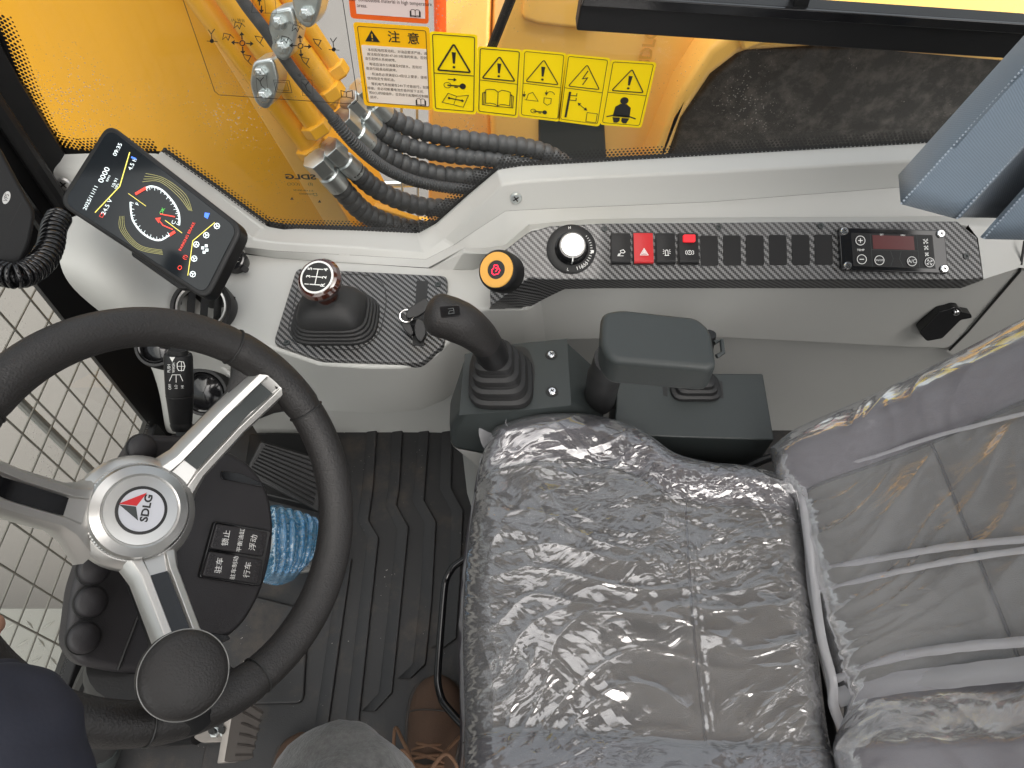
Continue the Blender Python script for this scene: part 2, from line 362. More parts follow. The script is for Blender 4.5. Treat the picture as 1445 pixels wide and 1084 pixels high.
M['bluefilm'].node_tree.nodes['Diffuse BSDF'].inputs[0].default_value = (.08, .34, .60, 1)
M['screen'] = mat('screen_dark', (.008, .010, .012), .12, emit=.25, spec=.3)
def em(name, c, s=1.0):
    return mat(name, c, .4, emit=s)
M['scw'] = em('screen_white', (.72, .80, .82), .42); M['scy'] = em('screen_yellow', (.75, .65, .12), .38); M['scr'] = em('screen_red', (.8, .05, .03), .45)
M['scg'] = em('screen_green', (.1, .5, .08), .5); M['scb'] = em('screen_blue', (.05, .15, .8), .7); M['sco'] = em('screen_olive', (.35, .33, .12), .35)
M['led'] = em('display_red', (.06, .008, .008), .25)

def paper(name, col, k=.35):              # thin printed film that lets daylight through from behind
    m = bpy.data.materials.new(name); m.use_nodes = True; t = m.node_tree; t.nodes.clear(); N = t.nodes.new
    out = N('ShaderNodeOutputMaterial'); p = N('ShaderNodeBsdfPrincipled'); p.inputs['Base Color'].default_value = (*col, 1); p.inputs['Roughness'].default_value = .4
    q = N('ShaderNodeBsdfTranslucent'); q.inputs[0].default_value = (*col, 1); mx = N('ShaderNodeMixShader'); mx.inputs[0].default_value = k
    t.links.new(p.outputs[0], mx.inputs[1]); t.links.new(q.outputs[0], mx.inputs[2]); t.links.new(mx.outputs[0], out.inputs[0]); return m
M['lemon'] = paper('sticker_yellow', (.98, .74, .006)); M['amber'] = paper('sticker_amber', (.93, .50, .008)); M['redor'] = paper('sticker_orange_red', (.80, .13, .02)); M['paper'] = paper('sticker_white', (.82, .82, .80))
M['disc'] = mat('emblem_disc', (.50, .51, .55), .35); M['spun'] = mat('spun_alloy', (.92, .92, .90), .42, 1, bump=(1500, .1)); M['guard'] = mat('guard_paint', (.15, .145, .13), .6)
def screw(pl, px, py, r, parent, h=.0, matn='chrome', name='screw'):
    f, m = pl.fr(px, py, 0, h)
    o = MB().lathe(f, [(r*1.0, 0), (r, r*.35), (r*.8, r*.6), (r*.3, r*.62), (r*.28, r*.3), (.0001, r*.3)], 16).build(name, M[matn], parent)
    c = MB()
    for a in (.6, .6+math.pi/2):
        d = V((math.cos(a), math.sin(a))); c.fline(f, [tuple(d*-r*.55), tuple(d*r*.55)], r*.22, r*.66)
    c.build('cross_slot', M['ink'], o)
    return o
# ================================================================== THE SETTING
tag(MB().box((-9, -6, -1.35), (9, 12, -1.25)).build('ground', M['concrete']), kind='structure')
tag(MB().box((-.80, -.34, -.03), (1.15, .97, 0)).build('floor', M['floor']), kind='structure')
m = MB()                                 # unseen roof lining; hatch opening added so the seat film reflects bright sky
qa = [(-.74, -.30), (1.15, -.30), (1.15, .99), (-.74, .99)]; qb = [(-.42, .20), (.30, .20), (.30, .74), (-.42, .74)]
m.grid([[V((x, y, z)) for x, y in q] for q, z in ((qa, 1.80), (qb, 1.80), (qb, 1.86), (qa, 1.86), (qa, 1.80))], True)
tag(m.build('ceiling', M['dgrey']), kind='structure')

GY = .965                                # inside face of the right-hand side window
SG = Pl((0, GY, 0), (0, -1, 0))
R0 = [(225, 216), (300, 268), (372, 320), (400, 325), (500, 328), (590, 332), (615, 318), (660, 278), (703, 242), (735, 237), (830, 232), (1000, 222), (1300, 205), (1500, 194)]
# --- side window
t = T('side_window', 'large side window pane with dotted black edge beside the yellow boom', 'window', SG.pt(700, 240))
edge = [SG.pt(x, y, -.006) for x, y in [(-14, 20), (2, 55), (30, 128), (58, 185), (80, 208), (118, 216), (160, 214)]+R0]
dn = [p-V((0, 0, .012)) for p in edge]
top = [V((dn[-1].x+.3, GY+.006, 1.78)), V((-.66, GY+.006, 1.78))]
MB().poly(dn+[V((dn[-1].x+.3, GY+.006, dn[-1].z))]+top).build('pane', M['glass'], t)
# black ceramic band and the dots that fade off it
fb = MB(); dots = MB()
P2 = [V((p.x, p.z)) for p in edge]
def off(i, q):
    a = P2[max(i-1, 0)]; b = P2[min(i+1, len(P2)-1)]; tt = (b-a).normalized(); n = V((-tt.y, tt.x)); return P2[i]+n*q
y1 = GY+.0045
for q0, q1 in ((-.02, .0055),):
    fb.grid([[V((off(i, q0).x, y1, off(i, q0).y)) for i in range(len(P2))], [V((off(i, q1).x, y1, off(i, q1).y)) for i in range(len(P2))]])
fb.build('edge_band', M['ink'], t)
# walk the outline, hexagonal dots in five rows
acc = 0; pitch = .0064; k = 0
for i in range(len(P2)-1):
    a, b = P2[i], P2[i+1]; L = (b-a).length; tt = (b-a)/L; n = V((-tt.y, tt.x))
    while acc < L:
        for r in range(5):
            q = a+tt*(acc+(pitch/2 if r % 2 else 0))+n*(.0070+r*.0050); rad = [.0029, .0027, .0024, .0020, .0015][r]
            dots.poly([V((q.x+rad*math.cos(w*math.pi/3), y1, q.y+rad*math.sin(w*math.pi/3))) for w in range(6)])
        acc += pitch
    acc -= L
dots.build('edge_dots', M['ink'], t, flip=False)
# --- black window rail with its divider
t = T('window_rail', 'black sliding window rail crossing the upper right of the side window', 'window rail', SG.pt(1000, 50))
wr = Pl((0, .945, 0), (0, -1, 0))
MB().slab(wr, [(813, 44), (822, -9), (1445, 33), (1560, 41), (1560, 94), (1425, 84)], .03).build('rail', M['black'], t, bevel=.003)
MB().slab(wr, [(820, 9), (826, -6), (1560, 42), (1560, 56)], .006, .007).build('rail_lip', M['gloss'], t, bevel=.0015)
MB().slab(wr, [(1118, 12), (1136, -60), (1160, -60), (1140, 13)], .02, -.004).build('divider', M['black'], t, bevel=.002)
# --- front corner pillar
FGX = -.79
FG = Pl((FGX, 0, 0), (1, 0, 0))
t = T('corner_pillar', 'black front corner pillar between the windscreen and the side window', 'pillar', (-.76, .9, 0))
m = MB()
def pil(z, w=0):
    xs = -.725+(.018 if z > .8 else .0)
    return [V((-.80, .815, z)), V((-.785, .808, z)), V((xs-.05, .87, z)), V((xs-.012, .935, z)), V((xs+.005, .957, z)), V((xs-.01, .985, z)), V((-.80, .985, z))]
m.grid([pil(z)+[pil(z)[0]] for z in (-.02, .3, .6, .8, 1.0, 1.4, 1.82)]); m.build('post', M['black'], t)
MB().tube([(-.755, .862, z) for z in (.55, .8, 1.1, 1.5, 1.8)], .011, 10).build('trim_strip', M['gloss'], t)
MB().tube([(-.735, .905, z) for z in (.62, .9, 1.2, 1.5, 1.8)], .014, 10).build('hose_cover', M['black'], t)
# rear and left posts of the cab, the far side of the doorway
for nm, lb, lo, hi in (('rear_pillar', 'black rear pillar behind the seat by the side window', (1.05, .86, 0), (1.13, .97, 1.82)),
                       ('door_pillar', 'black pillar at the front edge of the open doorway', (-.80, -.36, 0), (-.73, -.28, 1.82)),
                       ('rear_door_pillar', 'black pillar at the rear edge of the open doorway', (1.05, -.36, 0), (1.13, -.28, 1.82))):
    tag(MB().box(lo, hi).build(nm, M['black'], bevel=.012), lb, 'pillar')
tag(MB().box((1.06, -.27, .0), (1.10, .85, .85)).build('rear_wall', M['dgrey'], bevel=.01), 'grey rear cab wall behind the seat', 'wall')
# --- windscreen
t = T('windscreen', 'low front windscreen pane with a grey edge, left of the steering wheel', 'window', (FGX, .3, .05))
c0 = FG.pt(206, 592)
MB().poly([V((FGX, c0.y+.02, 1.78)), V((FGX, c0.y+.02, c0.z-.02)), V((FGX, -.27, c0.z-.02)), V((FGX, -.27, 1.78))]).build('pane', M['fglass'], t)
def bandrect(w, x):
    m = MB(); A = [V((x, c0.y, 1.78)), V((x, c0.y, c0.z)), V((x, -.27, c0.z))]; B = [V((x, c0.y-w, 1.78)), V((x, c0.y-w, c0.z+w)), V((x, -.27, c0.z+w))]
    return m.grid([A, B])
bandrect(.016, FGX+.004).build('edge_band', M['steel'], t)
d = MB()
for z in [c0.z+.0+i*.0055 for i in range(200)]:
    for r in (0, 1):
        q = V((FGX+.006, c0.y+.002+r*.004, z+r*.0027)); d.poly([q+V((0, .0014*math.cos(w*math.pi/3), .0014*math.sin(w*math.pi/3))) for w in range(6)])
for y in [c0.y-i*.0055 for i in range(190)]:
    for r in (0, 1):
        q = V((FGX+.006, y+r*.0027, c0.z-.002-r*.004)); d.poly([q+V((0, .0014*math.cos(w*math.pi/3), .0014*math.sin(w*math.pi/3))) for w in range(6)])
d.build('edge_dots', M['steel'], t, flip=False)
m = MB(); fr_ = (FG.pt(172, 612, .002), V((0, -math.cos(.0), 0)), V((0, 0, 1)), V((1, 0, 0)))
fr_, _ = FG.fr(176, 645, 68, .002); m.text(fr_, 'SDLG', .022, mirror=True, bold=.03); m.build('maker_mark', M['ink'], t)
tag(MB().box((-.80, -.30, -.03), (-.775, .82, c0.z-.02)).build('front_sill', M['black'], bevel=.004), 'black sill under the low front windscreen', 'sill')
# --- guard of crossed bars outside the windscreen
t = T('window_guard', 'grey crossed bar guard standing outside the front windscreen', 'guard', (-.97, .3, 0))
m = MB(); GX = -.97
for i in range(19):
    y = .96-i*.078; m.tube([(GX, y, -.35), (GX, y, 1.2)], .0023, 6)
for i in range(22):
    z = -.29+i*.068; m.tube([(GX-.004, -.5, z), (GX-.004, 1.0, z)], .0022, 6)
m.build('bars', M['guard'], t)
MB().tube([(GX-.02, .79, -.35), (GX-.02, .79, 1.2)], .010, 10).build('post', M['steel'], t)
# --- chequered step plate in front of the cab, low
t = T('step_plate', 'pale chequered steel step plate in front of the cab', 'step', (-1.6, .0, -.5))
MB().box((-2.6, -.8, -.53), (-1.02, .60, -.5)).build('plate', M['tread'], t, bevel=.004)
m = MB()
for i in range(26):
    for j in range(30):
        x, y = -2.28+i*.048, -.78+j*.046; a = .7 if (i+j) % 2 else -.7
        d = V((math.cos(a), math.sin(a), 0))*.019; n = V((-d.y, d.x, 0))*.22
        q = V((x, y, -.4995)); m.add([q-d, q+n, q+d, q-n, q+V((0, 0, .004))], [(0, 1, 4), (1, 2, 4), (2, 3, 4), (3, 0, 4)])
m.build('raised_pattern', M['tread'], t)

# ================================================================== OUTSIDE, BEYOND THE SIDE WINDOW
BY = 1.36
BP = Pl((0, BY, 0), (0, -1, 0))
t = T('boom', 'wide yellow boom plate filling the left of the side window', 'boom', BP.pt(200, 300))
out = [(-420, -140), (236, -140), (292, -10), (372, 112), (432, 210), (498, 322), (560, 420), (210, 420), (60, 290), (-60, 180), (-420, 150)]
MB().slab(BP, out, .32).build('side_plate', M['yellow'], t, bevel=.006)
MB().slab(BP, [(212, -140), (236, -140), (292, -10), (372, 112), (432, 210), (498, 322), (556, 420), (520, 420), (470, 335), (408, 232), (345, 130), (264, 0)], .01, .010).build('edge_flange', M['yellow2'], t, bevel=.003)
MB().slab(BP, [(492, 325), (528, 292), (590, 312), (600, 330), (560, 420), (500, 400)], .02, -.05).build('lower_bracket', M['yellow'], t, bevel=.004)
f, _ = BP.fr(597, 312, 0, .02); MB().lathe(f, [(.007, 0), (.008, .006), (.005, .012), (.006, .018), (.001, .02)], 12).build('grease_nipple', M['chrome'], t)
tag(MB().box((-.5, 1.62, -1.0), (.25, 2.2, -.55)).build('slew_frame', M['yellow'], bevel=.02), 'yellow machine frame low under the hoses', 'frame')

pipes = [((443, 214), (246, -50), 1.29, 16), ((450, 183), (297, -40), 1.27, 15.5), ((470, 134), (352, -30), 1.30, 14.5), ((477, 104), (392, -25), 1.33, 13), ((462, 150), (318, -35), 1.34, 14)]
plb = ['yellow hydraulic pipe lowest of the row, next to the boom plate', 'yellow hydraulic pipe second up the row, ending just over the lowest', 'yellow hydraulic pipe in the middle of the row behind the wiper cable', 'thin yellow hydraulic pipe furthest right at the top of the row', 'yellow hydraulic pipe set back between its neighbours']
for (a, b, d, r), lb in zip(pipes, plb):
    A, B = at(*a, 'y', d), at(*b, 'y', d+.02); q = r*(A-cam_o.location).dot(V((0, sT, -cT)))/F
    t = T('hydraulic_pipe', lb, 'pipe', A, 'yellow hydraulic pipes along the boom')
    ax = (A-B).normalized(); f = frame(A, ax, (0, 1, .2))
    MB().tube([A+(B-A)*k/8 for k in range(9)], q, 18).build('tube', M['yellow'], t)
    MB().lathe(f, [(q*1.0, -.022), (q*1.42, -.018), (q*1.42, .004), (q*1.2, .008)], 6).build('hex_nut', M['yellow'], t, bevel=.0015)
# clamp blocks across the pipes, pale and unpainted
for (px, py, w), lb in zip([(372, 122, 21), (398, 52, 22), (432, 6, 22)], ['pale metal clamp block lowest on the yellow pipes', 'pale metal clamp block in the middle of the yellow pipes', 'pale metal clamp block highest on the yellow pipes']):
    P = Pl(at(px, py, 'y', 1.19), V((-.15, -1, .25))); t = T('pipe_clamp', lb, 'clamp', P.pt(px, py), 'clamp blocks on the pipes')
    k = w/26
    MB().slab(P, rnd([(px-20*k, py-44*k), (px+16*k, py-50*k), (px+26*k, py-10*k), (px+18*k, py+24*k), (px+4*k, py+44*k), (px-16*k, py+30*k), (px-26*k, py-4*k)], 9), .05).build('block', M['zinc'], t, bevel=.006, seg=3)
    for dx, dy in ((-4, -24), (2, 16)):
        f, m_ = P.fr(px+dx*k, py+dy*k); MB().lathe(f, [(.012, -.002), (.012, .009), (.009, .012), (.006, .012), (.006, .016)], 6).build('bolt', M['zinc'], t, bevel=.0012)
hoses = [([(446, 226), (468, 250), (492, 278), (512, 298), (540, 313), (572, 323), (606, 325), (650, 326)], 1.25, 13.5, 'thick black spiral wrapped hose lowest of the bundle under the window corner'),
         ([(466, 210), (488, 228), (508, 248), (530, 266), (562, 282), (600, 292), (640, 293), (700, 290)], 1.27, 12.5, 'black spiral wrapped hose second lowest of the bundle'),
         ([(484, 168), (504, 186), (522, 204), (546, 221), (580, 236), (622, 247), (668, 250), (730, 250)], 1.30, 13, 'black spiral wrapped hose in the middle, behind the thin ribbed conduit'),
         ([(494, 142), (512, 160), (530, 180), (560, 199), (600, 213), (650, 221), (700, 226), (770, 240), (820, 262)], 1.33, 11.5, 'black spiral wrapped hose second highest of the bundle'),
         ([(508, 126), (522, 144), (544, 162), (580, 180), (630, 193), (690, 202), (740, 208), (778, 220), (815, 246)], 1.36, 12.5, 'black spiral wrapped hose highest of the bundle, just under the stickers')]
for pts, d, r, lb in hoses:
    P = [at(x, y, 'y', d+.10*i/len(pts)) for i, (x, y) in enumerate(pts)]
    C0 = catmull(P, 30); t = T('hydraulic_hose', lb, 'hose', P[3], 'spiral wrapped hydraulic hoses')
    # resample evenly
    Q = [C0[0]]; step = .0034
    for p in C0:
        while (p-Q[-1]).length >= step: Q.append(Q[-1]+(p-Q[-1]).normalized()*step)
    q = 1.1*r*(P[2]-cam_o.location).dot(V((0, sT, -cT)))/F; R = []; s_ = 0; pit = .0225
    for i in range(len(Q)):
        x = (i*step/pit) % 1; R.append(q*(.76+.27*math.sqrt(max(0, 1-(2*x-1)**2)))*(1+.03*math.sin(i*.021+d*40)))
    k0 = int(.092/step)
    MB().tube(Q[k0-4:], R[k0-4:], 20).build('wrap', M['hose'], t)
    ax = (Q[k0]-Q[0]).normalized(); f = frame(Q[0], ax, (0, 1, .2)); L = (Q[k0]-Q[0]).length
    o = MB().lathe(f, [(q*.8, -.01), (q*1.2, -.008), (q*1.2, L*.34), (q*.95, L*.36)], 6).build('fitting', M['zinc'], t, bevel=.0015)
    m = MB().lathe(f, [(q*.85, L*.36), (q*.85, L*.46), (q*1.06, L*.5), (q*1.06, L*.97), (q*.9, L)], 14); m.build('ferrule', M['zinc'], o, bevel=.001)
P = [at(x, y, 'y', 1.20) for x, y in [(318, -40), (345, 4), (378, 48), (420, 108), (452, 146), (474, 172)]]
Q = catmull(P, 14)
t = T('ribbed_conduit', 'thin black ribbed conduit running down across the yellow pipes', 'conduit', P[3])
MB().tube(Q, .0105, 12).build('sheath', M['hose'], t)
P = [at(x, y, 'y', w) for x, y, w in [(470, 167, 1.2), (496, 198, 1.2), (522, 222, 1.22), (548, 240, 1.24), (580, 254, 1.26), (620, 263, 1.28), (665, 268, 1.3), (720, 272, 1.32)]]
Q = catmull(P, 40); m = MB(); m.tube(Q, [.0118+(.0012 if i % 4 < 2 else -.0008) for i in range(len(Q))], 14); m.build('ribbed_sleeve', M['hose'], t)

# yellow hood behind
HP = Pl((0, 1.62, 0), (0, -1, 0))
t = T('engine_hood', 'bright yellow engine hood behind the row of warning stickers', 'hood', HP.pt(800, 120))
def hood(pts, y0, th, name, m_='yellow2', bev=.02, nrm=(0, -1, 0)):
    return MB().slab(Pl((0, y0, 0), nrm), pts, th).build(name, M[m_], t, bevel=bev, seg=3)
hood([(735, -60), (698, 60), (690, 120), (694, 260), (694, 420), (980, 420), (940, 230), (965, 150), (1020, 60), (1100, -60)], 1.60, .6, 'side_panel')
hood([(604, 150), (604, 420), (694, 420), (694, 120), (690, 60)], 1.66, .5, 'front_panel', bev=.015)
hood([(735, 30), (745, -60), (860, -60), (860, 18), (830, 46), (760, 38)], 1.585, .05, 'grip_recess', bev=.015)
hood([(760, 166), (852, 160), (858, 262), (858, 420), (760, 420)], 1.59, .05, 'dark_panel', 'slate', .006)
hood([(930, 262), (962, 170), (1004, 108), (1046, 76), (1600, 40), (1600, 14), (1040, 40), (1000, 70), (955, 140), (905, 262), (905, 420), (930, 420)], 1.50, .3, 'arch_edge', 'yellow2', .02)
hood([(1046, 76), (1090, 60), (1600, 105), (1600, 60), (1600, 36), (1040, 36)], 1.49, .2, 'arch_top', 'yellow2', .012)
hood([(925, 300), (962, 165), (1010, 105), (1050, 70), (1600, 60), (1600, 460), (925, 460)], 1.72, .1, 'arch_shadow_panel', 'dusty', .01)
hood([(850, 26), (860, -60), (1600, -60), (1600, 60), (1100, 40)], 1.66, .5, 'top_panel', 'yellow', bev=.02)
m = MB(); 
for a in ((902, 52), (915, 56), (906, 70), (920, 66)): pass
f, s_ = Pl((0, 1.598, 0), (0, -1, 0)).fr(915, 66, 76); m.text(f, 'SDLG', 24*s_, c=.003, bold=.03); m.build('lettering', M['ochre'], t)
tag(MB().tube([at(726, -14, 'y', 1.5), at(692, 72, 'y', 1.5)], .011, 10).build('mirror_arm', M['black']), 'thin dark bar rising in front of the pale ground above the stickers', 'bar')
tag(MB().tube([at(620, -60, 'y', 1.9), at(622, 90, 'y', 1.9), at(640, 250, 'y', 1.9)], .017, 12).build('rail_post', M['orange']), 'orange red post behind the tallest yellow sticker', 'post')
t = T('grating', 'grey open bar grating on the ground behind the hoses', 'grating', at(600, 200, 'y', 2.0))
m = MB()
for x in (532, 566, 588, 607, 622): m.tube([at(x, 110, 'y', 1.9), at(x+2, 330, 'y', 1.9)], .0045, 6)
m.build('bars', M['zinc'], t)
MB().tube([at(480, 262, 'y', 1.92), at(620, 258, 'y', 1.92)], .012, 8).build('cross_bar', M['zinc'], t)
t = T('tool_box', 'dark box with red edge on the ground beyond the hoses', 'box', at(640, 176, 'y', 1.8))
MB().slab(Pl((0, 1.8, 0), (0, -1, .3)), [(628, 158), (680, 158), (680, 182), (640, 184)], .1).build('body', M['black'], t, bevel=.004)
MB().tube(catmull([at(x, y, 'y', 1.79) for x, y in [(612, 150), (622, 163), (634, 178), (645, 196)]], 5), .012, 8).build('red_edge', M['orange'], t)

# ================================================================== STICKERS ON THE SIDE WINDOW
ST = Pl((0, GY-.0015, 0), (0, -1, 0))
def ipx(q, s_, r_):                       # s right 0..1, r down 0..1 inside the sticker's four corners
    a = V(q[0]).lerp(V(q[1]), s_); b = V(q[3]).lerp(V(q[2]), s_); c = a.lerp(b, r_); return (c.x, c.y)
def book(m, q, cx, cy, w, h, lw):
    L = lambda P, cl=False: m.pline(ST, [ipx(q, cx+a*w, cy+b*h) for a, b in P], lw, .0012, cl)
    L([(0, -.36), (-.12, -.5), (-.3, -.48), (-.4, -.42), (-.4, .4), (-.25, .36), (-.1, .38), (0, .48), (.1, .38), (.25, .36), (.4, .4), (.4, -.42), (.3, -.48), (.12, -.5), (0, -.36), (0, .46)])
    for k in (1, 2): L([(-.4, -.36+.06*k), (-.4-.05*k, -.34+.06*k), (-.4-.05*k, .5), (0, .52), (.4+.05*k, .5), (.4+.05*k, -.34+.06*k), (.4, -.36+.06*k)])
def sticker(q, label, base='lemon', parts=None, group='yellow warning stickers'):
    t = T('warning_sticker', label, 'sticker', ST.pt(*ipx(q, .5, .5)), group)
    MB().flat(ST, rnd(q, 5, 3)).build('backing', M[base], t); return t
def frame_line(m, q, i0=.06, j0=.035, j1=.965, w=1.3):
    m.pline(ST, rnd([ipx(q, i0, j0), ipx(q, 1-i0, j0), ipx(q, 1-i0, j1), ipx(q, i0, j1)], 3, 3), w, .0012, True)
def tri(m, q, cy=.3, w=.74, h=.29, lw=2.2, bolt=False, thin=False):
    P = [ipx(q, .5, cy-h/2), ipx(q, .5+w/2, cy+h/2), ipx(q, .5-w/2, cy+h/2)]
    m.pline(ST, rnd(P, 3, 3), lw, .0012, True)
    if bolt: m.pline(ST, [ipx(q, .54, cy-h*.24), ipx(q, .44, cy+h*.12), ipx(q, .55, cy+.02), ipx(q, .46, cy+h*.38)], 1.6, .0012)
    else:
        m.flat(ST, [ipx(q, .5-.045, cy-h*.2), ipx(q, .5+.045, cy-h*.2), ipx(q, .5+.022, cy+h*.22), ipx(q, .5-.022, cy+h*.22)], .0012)
        m.flat(ST, [ipx(q, .5+.032*math.cos(k*.785), cy+h*.35+.017*math.sin(k*.785)) for k in range(8)], .0012)
def key(m, q, cx, cy, s_=1.0, ghost=True):
    e = lambda x, y, rx, ry, lw: m.pline(ST, [ipx(q, x+rx*math.cos(k*.45), y+ry*math.sin(k*.45)) for k in range(14)], lw, .0012, True)
    m.flat(ST, [ipx(q, cx+.17*s_+.07*s_*math.cos(k*.524), cy+.037*s_*math.sin(k*.524)) for k in range(12)], .0012)
    m.pline(ST, [ipx(q, cx-.17*s_, cy), ipx(q, cx+.14*s_, cy)], 2.2*s_, .0012)
    m.pline(ST, [ipx(q, cx-.02*s_, cy+.018), ipx(q, cx+.06*s_, cy+.018)], 1.6*s_, .0012)
    if ghost: e(cx-.17*s_, cy, .08*s_, .034*s_, .9)
def arrow(m, q, a, b, lw=1.4):
    A, B = V(ipx(q, *a)), V(ipx(q, *b)); d = (B-A).normalized(); n = V((-d.y, d.x))
    m.pline(ST, [tuple(A), tuple(B)], lw, .0012); m.flat(ST, [tuple(B+d*2.5), tuple(B-d*2+n*2.6), tuple(B-d*2-n*2.6)], .0013)
q1 = [(606, 44), (674, 49), (672, 162), (611, 157)]; q2 = [(674, 65), (737, 70), (731, 167), (672, 160)]; q3 = [(737, 69), (800, 75), (790, 172), (732, 165)]
q4 = [(799, 76), (862, 82), (846, 179), (787, 171)]; q5 = [(862, 84), (927, 88), (905, 181), (846, 176)]
t = sticker(q1, 'tallest yellow warning sticker, with a key and an open service book'); m = MB(); frame_line(m, q1); m.pline(ST, [ipx(q1, .06, .52), ipx(q1, .94, .52)], 1.3, .0012); tri(m, q1, .31, .72, .34, 2.6)
key(m, q1, .52, .66); arrow(m, q1, (.36, .585), (.52, .585))
m.pline(ST, [ipx(q1, .22, .88), ipx(q1, .36, .76), ipx(q1, .55, .79), ipx(q1, .82, .765), ipx(q1, .70, .92), ipx(q1, .48, .90)], 1, .0012, True); m.pline(ST, [ipx(q1, .38, .82), ipx(q1, .68, .84)], 1.8, .0012); m.pline(ST, [ipx(q1, .55, .79), ipx(q1, .48, .90)], .7, .0012)
for a in ((.38, .82), (.68, .84)): m.flat(ST, [ipx(q1, a[0]+.035*math.cos(k), a[1]+.016*math.sin(k)) for k in range(6)], .0012)
m.build('print', M['ink'], t, flip=False)
t = sticker(q2, 'yellow warning sticker with only an open manual under the triangle'); m = MB(); frame_line(m, q2); m.pline(ST, [ipx(q2, .06, .5), ipx(q2, .94, .51)], 1.0, .0012); tri(m, q2, .3, .76, .34, 2.0); book(m, q2, .5, .74, .72, .24, 1.1)
m.build('print', M['ink'], t, flip=False)
t = sticker(q3, 'yellow warning sticker with a bucket, an open padlock and a key'); m = MB(); frame_line(m, q3, w=.9); m.pline(ST, [ipx(q3, .06, .5), ipx(q3, .94, .51)], .9, .0012); tri(m, q3, .3, .76, .34, 1.5)
m.pline(ST, [ipx(q3, .12, .74), ipx(q3, .44, .74), ipx(q3, .30, .62), ipx(q3, .2, .65), ipx(q3, .16, .74)], .9, .0012); arrow(m, q3, (.1, .62), (.1, .68), .8); arrow(m, q3, (.62, .57), (.62, .62), .8)
m.pline(ST, [ipx(q3, .66+a*.12, .72+b*.08) for a, b in [(-.7, -.5), (.7, -.5), (.7, .4), (0, .8), (-.7, .4)]], .9, .0012, True); m.pline(ST, [ipx(q3, .72+.09*math.cos(k*.6), .62-.04*math.sin(k*.6)) for k in range(6)], .9, .0012)
key(m, q3, .48, .89, .8); m.build('print', M['ink'], t, flip=False)
t = sticker(q4, 'yellow warning sticker with a lightning bolt and a power pole'); m = MB(); frame_line(m, q4, w=.9); m.pline(ST, [ipx(q4, .06, .5), ipx(q4, .94, .51)], .9, .0012); tri(m, q4, .3, .72, .34, 1.4, True)
m.pline(ST, [ipx(q4, .20, .55), ipx(q4, .17, .93)], 3.2, .0012)
for z in (.60, .67): m.pline(ST, [ipx(q4, .20, z), ipx(q4, .36, z), ipx(q4, .36, z-.04)], 1.2, .0012)
arrow(m, q4, (.52, .745), (.62, .78), 1.1); arrow(m, q4, (.52, .745), (.44, .71), 1.1); m.pline(ST, [ipx(q4, .66, .82), ipx(q4, .90, .82), ipx(q4, .90, .95), ipx(q4, .66, .95)], .9, .0012, True)
m.build('print', M['ink'], t, flip=False)
t = sticker(q5, 'yellow warning sticker at the right end, with a belted seated figure'); m = MB(); frame_line(m, q5, w=.9); m.pline(ST, [ipx(q5, .06, .5), ipx(q5, .94, .51)], .9, .0012); tri(m, q5, .3, .72, .34, 1.7)
m.flat(ST, [ipx(q5, .47+.095*math.cos(k*.4), .61+.055*math.sin(k*.4)) for k in range(16)], .0012)
m.flat(ST, [ipx(q5, .47+a, .8+b) for a, b in [(-.07, -.14), (.07, -.14), (.18, -.09), (.2, .06), (-.2, .06), (-.18, -.09)]], .0012)
m.pline(ST, [ipx(q5, .13, .87), ipx(q5, .3, .84), ipx(q5, .64, .84), ipx(q5, .82, .87)], 2, .0012)
m.flat(ST, [ipx(q5, .47+a, .9+b) for a, b in [(-.2, -.03), (-.02, -.03), (-.02, .02), (-.07, .05), (-.15, .05)]], .0012); m.flat(ST, [ipx(q5, .47+a, .9+b) for a, b in [(.02, -.03), (.2, -.03), (.15, .05), (.07, .05), (.02, .02)]], .0012)
m.build('print', M['ink'], t, flip=False)
# the orange notice
qo = [(498, 31), (606, 38), (611, 156), (514, 149)]
t = sticker(qo, 'amber headed notice sticker with four blocks of small print', 'amber', group=None)
MB().flat(ST, rnd([ipx(qo, .07, .27), ipx(qo, .95, .27), ipx(qo, .945, .955), ipx(qo, .08, .955)], 2), .0006).build('print_field', M['paper'], t)
m = MB(); frame_line(m, qo, .05, .05, .96, .9)
m.flat(ST, [ipx(qo, .23, .085), ipx(qo, .33, .225), ipx(qo, .13, .225)], .0012)
m.ptext(ST, *ipx(qo, .52, .16), '注', 18, -3, bold=.012); m.ptext(ST, *ipx(qo, .78, .165), '意', 18, -3, bold=.012)
lines = ['· 本机配电控发动机，对油品要求严格，请', '按法规自油GB147-2013标准的柴油，否则', '会引起喷头系统故障。', '· 每班应油水分离器及时放水，否则可', '能会引起发动机故障。', '· 机油务必须满足CI-4及以上要求，使用', '使用指定专用机油。', '· 整机电气系统需在24V下才能运行，如需', '焊接，务必切断蓄电池负极并拔下主机', '和ECU的插插件，否则会引起整机控制器', '损坏。']
for i, s_ in enumerate(lines):
    r_ = .315+i*.054+(.01 if i > 2 else 0)+(.01 if i > 4 else 0)+(.01 if i > 6 else 0)
    w_ = min(.43, .0215*len(s_)); m.ptext(ST, *ipx(qo, .11+w_, r_+.01), s_, 4.9, -4, sx=.95)
book(m, qo, .83, .91, .14, .08, .8); m.build('print', M['ink'], t, flip=False)
m = MB(); m.pline(ST, [ipx(qo, .23, .13), ipx(qo, .23, .18)], 1.8, .0016); m.pline(ST, [ipx(qo, .23, .195), ipx(qo, .23, .21)], 1.8, .0016); m.build('exclamation', M['amber'], t, flip=False)
